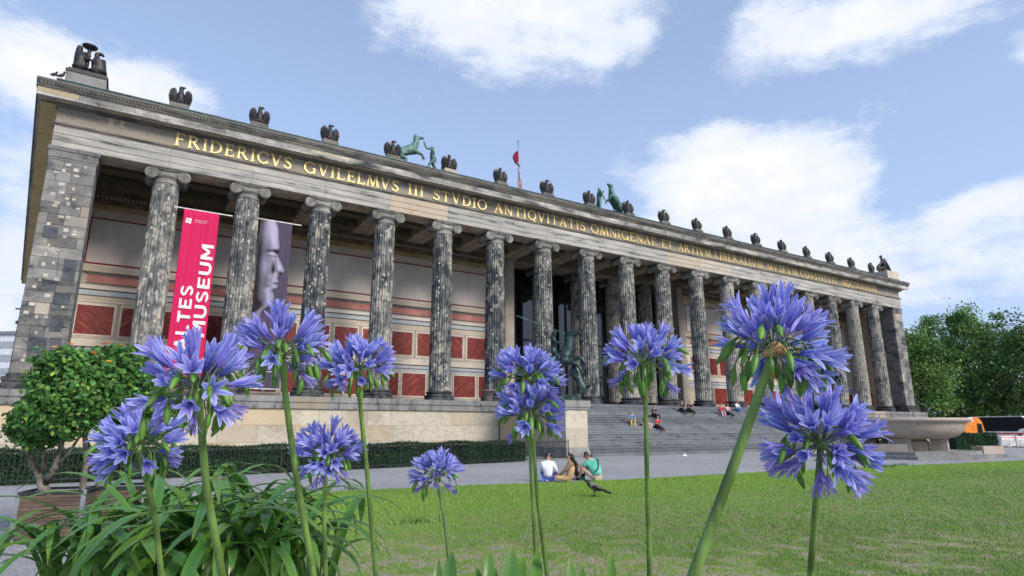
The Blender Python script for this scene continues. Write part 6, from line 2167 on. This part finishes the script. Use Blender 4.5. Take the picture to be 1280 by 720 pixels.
# ------------------------------------------------------------------ agapanthus in front of the camera
def leaf_mesh(L, e0, e1, W, drift, seed):
    r = random.Random(seed)
    n = 12
    pts, p, el, az = [], Vector((0, 0, 0)), e0, 0.0
    for i in range(n + 1):
        t = i / n
        pts.append((p.copy(), el, az))
        el = e0 + (e1 - e0) * (t ** 1.25)
        az += drift / n
        p += Vector((math.cos(el) * math.cos(az), math.cos(el) * math.sin(az), math.sin(el))) * (L / n)
    mb = MB()
    v, c = [], []
    for i, (q, el, az) in enumerate(pts):
        t = i / n
        w = W * 0.5 * min(1, 0.55 + 2.2 * t) * (1 - max(0, (t - 0.55) / 0.45) ** 3.4) + 0.0006
        s = Vector((-math.sin(az), math.cos(az), 0))
        up = Vector((-math.sin(el) * math.cos(az), -math.sin(el) * math.sin(az), math.cos(el)))
        fold = 0.38 * (1 - 0.6 * t)
        for k in (-1, -0.5, 0, 0.5, 1):
            v.append(q + s * (w * k) + up * (w * fold * abs(k)))
            g = 0.75 + 0.30 * abs(k) + 0.10 * t
            yl = max(0, 1 - t * 3.5)
            tip = max(0, (t - 0.93) / 0.07)
            c.append((0.070 * g + 0.06 * yl + 0.12 * tip, 0.200 * g + 0.06 * yl + 0.04 * tip, 0.040 * g + 0.01 * yl))
    f = []
    for i in range(n):
        for k in range(4):
            a = i * 5 + k
            f.append((a, a + 5, a + 6, a + 1))
    mb.add(v, f, c)
    return mb.mesh('leaf', 'strap_leaf', True)


lr = random.Random(17)
LEAVES = []
for k in range(18):
    e0 = R(lr.uniform(64, 87)); e1 = R(lr.uniform(-105, -40))
    LEAVES.append(leaf_mesh(lr.uniform(0.40, 0.66), e0, e1, lr.uniform(0.026, 0.038), lr.uniform(-0.5, 0.5), k))
UPR = [leaf_mesh(lr.uniform(0.34, 0.46), R(lr.uniform(74, 86)), R(lr.uniform(45, 75)), lr.uniform(0.040, 0.052), lr.uniform(-0.3, 0.3), 50 + k) for k in range(8)]


def floret_mesh(ped, L, flare, seed, wilt=0.0):
    """one flower on its stalk along +z: six petals joined in a tube, flaring to the mouth"""
    r = random.Random(seed)
    mb = MB()
    bx_, by_ = r.uniform(-0.004, 0.004), r.uniform(-0.004, 0.004)
    g1_, g2_ = (0.12, 0.20, 0.06), (0.13, 0.14, 0.30)
    mb.tube([(0, 0, 0), (bx_, by_, ped * 0.55), (0, 0, ped)], [0.0010, 0.0010, 0.0014], 4, False, None)
    mb.c += [g1_] * 8 + [g2_] * 4
    n = 6
    for k in range(6):
        a = math.pi / 3 * k + r.uniform(-0.10, 0.10)
        out, tan = Vector((math.cos(a), math.sin(a), 0)), Vector((-math.sin(a), math.cos(a), 0))
        fl = flare * r.uniform(0.75, 1.25)
        v, c = [], []
        wid = (0.0100 if k % 2 else 0.0086) * (1 - 0.5 * wilt)
        for i in range(n + 1):
            t = i / n
            rad = 0.0016 + 0.0060 * t + fl * max(0, t - 0.35) ** 2.0
            z = ped + L * t - 0.35 * fl * max(0, t - 0.6) ** 2 - wilt * 0.006 * max(0, t - 0.6)
            w = wid * 0.5 * (0.14 + 0.95 * math.sin(math.pi * min(1, 0.06 + 0.80 * t)) ** 0.9) * (1, 1, 1, 1, 1, 1, 0.55)[i]
            for q in (-1, 0, 1):
                v.append(out * (rad + 0.0018 * abs(q) * (1 - t)) + tan * (w * q) + Vector((0, 0, z - 0.0008 * abs(q) * t)))
                m_ = 0.0 if q == 0 else 1.0
                pale = (0.47 + 0.18 * t, 0.55 + 0.17 * t, 0.94 + 0.04 * t)
                deep = (0.12 + 0.05 * t, 0.16 + 0.08 * t, 0.68 + 0.10 * t)
                cc_ = [pale[j] * m_ + deep[j] * (1 - m_) for j in range(3)]
                b_ = max(0, 1 - 2.2 * t)
                cc_ = [cc_[j] * (1 - b_) + (0.09, 0.10, 0.55)[j] * b_ for j in range(3)]
                if wilt:
                    cc_ = [cc_[j] * (1 - 0.6 * wilt) + (0.36, 0.25, 0.60)[j] * 0.6 * wilt for j in range(3)]
                c.append(tuple(cc_))
        f = []
        for i in range(n):
            for q in (0, 1):
                b = i * 3 + q
                f.append((b, b + 1, b + 4, b + 3))
        mb.add(v, f, c)
    for k in range(5):          # stamens
        a = 2 * math.pi * k / 5 + 0.4
        o = Vector((math.cos(a), math.sin(a), 0))
        mb.tube([Vector((0, 0, ped + L * 0.3)), o * 0.004 + Vector((0, 0, ped + L * 0.7)), o * 0.007 + Vector((0, 0, ped + L * r.uniform(0.86, 1.0)))], [0.0005, 0.0005, 0.0008], 3, False)
        mb.c += [(0.42, 0.38, 0.80)] * 9
    return mb.mesh('floret', 'petal', True)


FLO = [floret_mesh(0.046 + 0.004 * (k % 3 - 1), 0.049 + 0.003 * (k % 2), (0.018, 0.026, 0.034, 0.012, 0.040, 0.024)[k], k) for k in range(6)]
BUDS = [floret_mesh(0.046, 0.040, 0.006, 20 + k) for k in range(2)]
WILT = [floret_mesh(0.050, 0.036, 0.012, 30 + k, 1.0) for k in range(3)]


def pod_mesh(seed):
    """green seed pod drooping from its stalk; x points outwards"""
    r = random.Random(seed)
    mb = MB()
    e = r.uniform(0.038, 0.062)
    pts = [Vector((0, 0, 0)), Vector((e * 0.55, 0, 0.010)), Vector((e * 0.95, 0, 0.002)), Vector((e * 1.08, 0, -0.010))]
    mb.tube(pts, [0.0012, 0.0011, 0.0011, 0.0014], 4, False)
    mb.c += [(0.12, 0.22, 0.05)] * 16
    d = Vector((r.uniform(0.05, 0.40), 0, -1)).normalized()
    L, Rr = r.uniform(0.026, 0.036), r.uniform(0.0044, 0.0056)
    pp = [pts[-1] + d * (L * t) for t in (0, 0.12, 0.35, 0.65, 0.88, 1.0)]
    mb.tube(pp, [0.0014, Rr * 0.65, Rr, Rr * 0.92, Rr * 0.5, 0.0008], 6)
    g = r.uniform(0.85, 1.2)
    mb.c += [(0.085 * g, 0.22 * g, 0.035 * g)] * 12 + [(0.135 * g, 0.31 * g, 0.048 * g)] * 24
    return mb.mesh('seed_pod', 'pod', True)


PODS = [pod_mesh(k) for k in range(6)]
hub_mb = MB(); hub_mb.ball((0, 0, 0), 0.0115, 12, 8, (1, 1, 0.85)); HUB = hub_mb.mesh('flower_head', 'stem_green', True)


def flower(plant, origin, hub, dep, base_px, base_dep, rad, nf, np_, seed, size=1.0, tilt=(0, 0), lo=100, wilt=4, gap=None, fan=None):
    """stem from below the frame to the hub, then florets and pods round the hub"""
    r = random.Random(seed)
    H = at(hub[0], hub[1], dep)
    B = at(base_px, 720, base_dep)
    d = (H - B).normalized()
    foot = B - d * ((B.z - 0.80) / max(0.3, d.z))
    mid = H * 0.5 + B * 0.5 + RGT * r.uniform(-0.009, 0.009)
    mb = MB(); mb.tube([foot, B, mid, H - d * 0.02, H - d * 0.004], [rad * 1.25, rad * 1.12, rad, rad * 0.92, rad * 1.2], 10)
    so = mb.build('flower_stem', 'stem_green', plant, True)
    so.location = -origin
    ho = link('flower_head', HUB, plant, H - origin)
    up = (d * 0.5 + Vector((0, 0, 0.5)) + RGT * tilt[0] - FWD * tilt[1]).normalized()
    Q = up.to_track_quat('Z', 'Y')
    ga = math.pi * (3 - math.sqrt(5))
    cl = math.cos(R(lo))
    for i in range(nf):
        z = 1 - (i + 0.5) / nf * (1 - cl)
        z = max(-1, min(1, z + r.uniform(-0.10, 0.10)))
        a = ga * i + r.uniform(-0.35, 0.35)
        s = math.sqrt(max(0, 1 - z * z))
        v = Q @ Vector((s * math.cos(a), s * math.sin(a), z))
        if v.z < 0.1:
            v.z -= 0.10
        v.normalize()
        if fan and v.dot(RGT) * fan[0] + v.dot(UPV) * fan[1] < fan[2] and r.random() < 0.8:
            continue
        me = r.choice(FLO) if r.random() < 0.86 else r.choice(BUDS)
        k = size * r.uniform(0.86, 1.10)
        o = link('floret', me, ho, v * 0.008, None, (k, k, k))
        o.rotation_mode = 'QUATERNION'
        o.rotation_quaternion = v.to_track_quat('Z', 'Y') @ Quaternion((0, 0, 1), r.uniform(0, 6.28))
    for i in range(wilt):
        a = r.uniform(0, 6.28)
        v = (Q @ Vector((math.cos(a), math.sin(a), r.uniform(-0.9, -0.25)))).normalized()
        v.z = min(v.z, -0.2)
        if gap and v.dot(RGT) < gap:
            v = v - RGT * 2 * v.dot(RGT)
        k = size * r.uniform(0.85, 1.15)
        o = link('floret', r.choice(WILT), ho, v.normalized() * 0.008, None, (k, k, k))
        o.rotation_mode = 'QUATERNION'
        o.rotation_quaternion = v.to_track_quat('Z', 'Y') @ Quaternion((0, 0, 1), r.uniform(0, 6.28))
    for i in range(np_):
        a = ga * i + r.uniform(-0.3, 0.3)
        k = size * r.uniform(0.95, 1.3)
        o = link('seed_pod', r.choice(PODS), ho, (0, 0, r.uniform(-0.004, 0.006)), (0, R(r.uniform(-38, 34)), a), (k, k, k))
    return ho


def leaves(plant, origin, centre, n, meshes, spread, seed, zs=(0.8, 1.15)):
    r = random.Random(seed)
    for i in range(n):
        a = r.uniform(0, 6.28)
        q = spread * math.sqrt(r.random())
        b = r.uniform(0, 6.28)
        k = r.uniform(*zs)
        link('leaf', r.choice(meshes), plant, centre - origin + Vector((q * math.cos(b), q * math.sin(b), r.uniform(-0.03, 0.02))), (R(r.uniform(-8, 8)), R(r.uniform(-8, 8)), a), (k, k, k))


o1 = at(235, 800, 1.85); o1 = Vector((o1.x, o1.y, 0.80))
P1_ = thing('agapanthus', 'agapanthus with a dense fountain of strap leaves and five tall blue heads before the lantanas', 'flowers', o1, 0, 'agapanthus plants')
for k, (px, dep, n) in enumerate(((105, 1.95, 42), (200, 1.8, 62), (295, 1.85, 62), (365, 2.0, 34), (195, 2.25, 38), (295, 2.35, 48))):
    c = at(px, 736 if dep < 2.1 else 690, dep)
    leaves(P1_, o1, c, n, LEAVES, 0.13, 200 + k, (0.72, 1.08))
flower(P1_, o1, (247, 490), 0.93, 278, 1.02, 0.0058, 27, 34, 1, 0.95, (0.0, 0.1), 92, 5)
flower(P1_, o1, (174, 562), 1.20, 202, 1.30, 0.0054, 30, 26, 2, 0.92, (-0.1, 0.15), 92, 5)
flower(P1_, o1, (350, 444), 1.18, 392, 1.28, 0.0062, 28, 36, 3, 0.95, (0.0, 0.1), 88, 3)
flower(P1_, o1, (408, 572), 1.55, 407, 1.62, 0.0054, 36, 18, 4, 0.93, (0.0, 0.2), 92, 6)
flower(P1_, o1, (446, 464), 1.52, 470, 1.58, 0.0060, 32, 26, 5, 0.94, (0.05, 0.1), 90, 5)

o2 = at(655, 900, 1.55); o2 = Vector((o2.x, o2.y, 0.80))
P2_ = thing('agapanthus', 'agapanthus with two heads one above the other and one small low head', 'flowers', o2, 0, 'agapanthus plants')
flower(P2_, o2, (546, 596), 1.95, 563, 1.80, 0.0044, 32, 18, 6, 0.90, (0.05, 0.15), 90, 7)
flower(P2_, o2, (660, 474), 1.56, 671, 1.60, 0.0044, 30, 26, 7, 0.93, (0.0, 0.1), 88, 4)
flower(P2_, o2, (664, 522), 1.53, 684, 1.55, 0.0050, 32, 30, 8, 0.95, (0.0, 0.15), 90, 4)
r = random.Random(4)
for (px, py, dep, az_, k, mi) in ((640, 684, 1.5, 200, 1.0, 0), (655, 700, 1.55, 180, 0.9, 1), (672, 690, 1.6, 20, 0.9, 2), (612, 692, 1.6, 40, 0.8, 3), (548, 702, 1.7, 215, 0.8, 4), (712, 702, 1.5, -40, 0.8, 5), (728, 710, 1.55, 10, 0.8, 6), (765, 698, 1.7, 190, 0.7, 7), (565, 694, 1.75, 20, 0.8, 1), (620, 718, 1.5, 160, 0.9, 5), (595, 712, 1.6, 170, 0.8, 2)):
    me = UPR[mi]
    tip = max((v.co for v in me.vertices), key=lambda c: c.z)
    a = math.atan2(RGT.y, RGT.x) + R(60 + (az_ % 60) if az_ > 0 else 110)
    M = Matrix.Rotation(a, 3, 'Z')
    link('leaf', me, P2_, at(px, py - 6, dep) - (M @ tip) * k - o2, (0, 0, a), (k, k, k))

o3 = at(930, 930, 1.25); o3 = Vector((o3.x, o3.y, 0.80))
P3_ = thing('agapanthus', 'agapanthus with three big blue heads, one leaning on a bent stalk with a papery bract', 'flowers', o3, 0, 'agapanthus plants')
flower(P3_, o3, (806, 454), 1.42, 812, 1.46, 0.0056, 28, 34, 9, 0.96, (0.0, 0.1), 88, 4)
hi = flower(P3_, o3, (967, 440), 0.94, 866, 0.90, 0.0078, 44, 30, 10, 0.98, (0.35, 0.1), 108, 5, 0.1, (1.0, 0.75, -0.35))
flower(P3_, o3, (1026, 556), 0.98, 1013, 1.05, 0.0052, 46, 20, 11, 0.94, (0.12, 0.15), 100, 16, 0.0)
# papery bract left under the leaning head
mb = MB()
v = []
for i in range(7):
    t = i / 6
    w = 0.011 * math.sin(math.pi * (0.1 + 0.85 * t)) + 0.001
    c = Vector((0, 0, -0.004)) - RGT * (0.040 * t - 0.016) - FWD * 0.014 + UPV * (0.010 * math.sin(t * 3.0))
    for q in (-1, 0, 1):
        v.append(c + UPV * (w * q) - FWD * (0.006 * (1 - abs(q))))
f = []
for i in range(6):
    for q in (0, 1):
        b = i * 3 + q
        f.append((b, b + 3, b + 4, b + 1))
mb.add(v, f)
o = mb.build('bract', 'papery', hi, True); md = o.modifiers.new('thick', 'SOLIDIFY'); md.thickness = 0.001
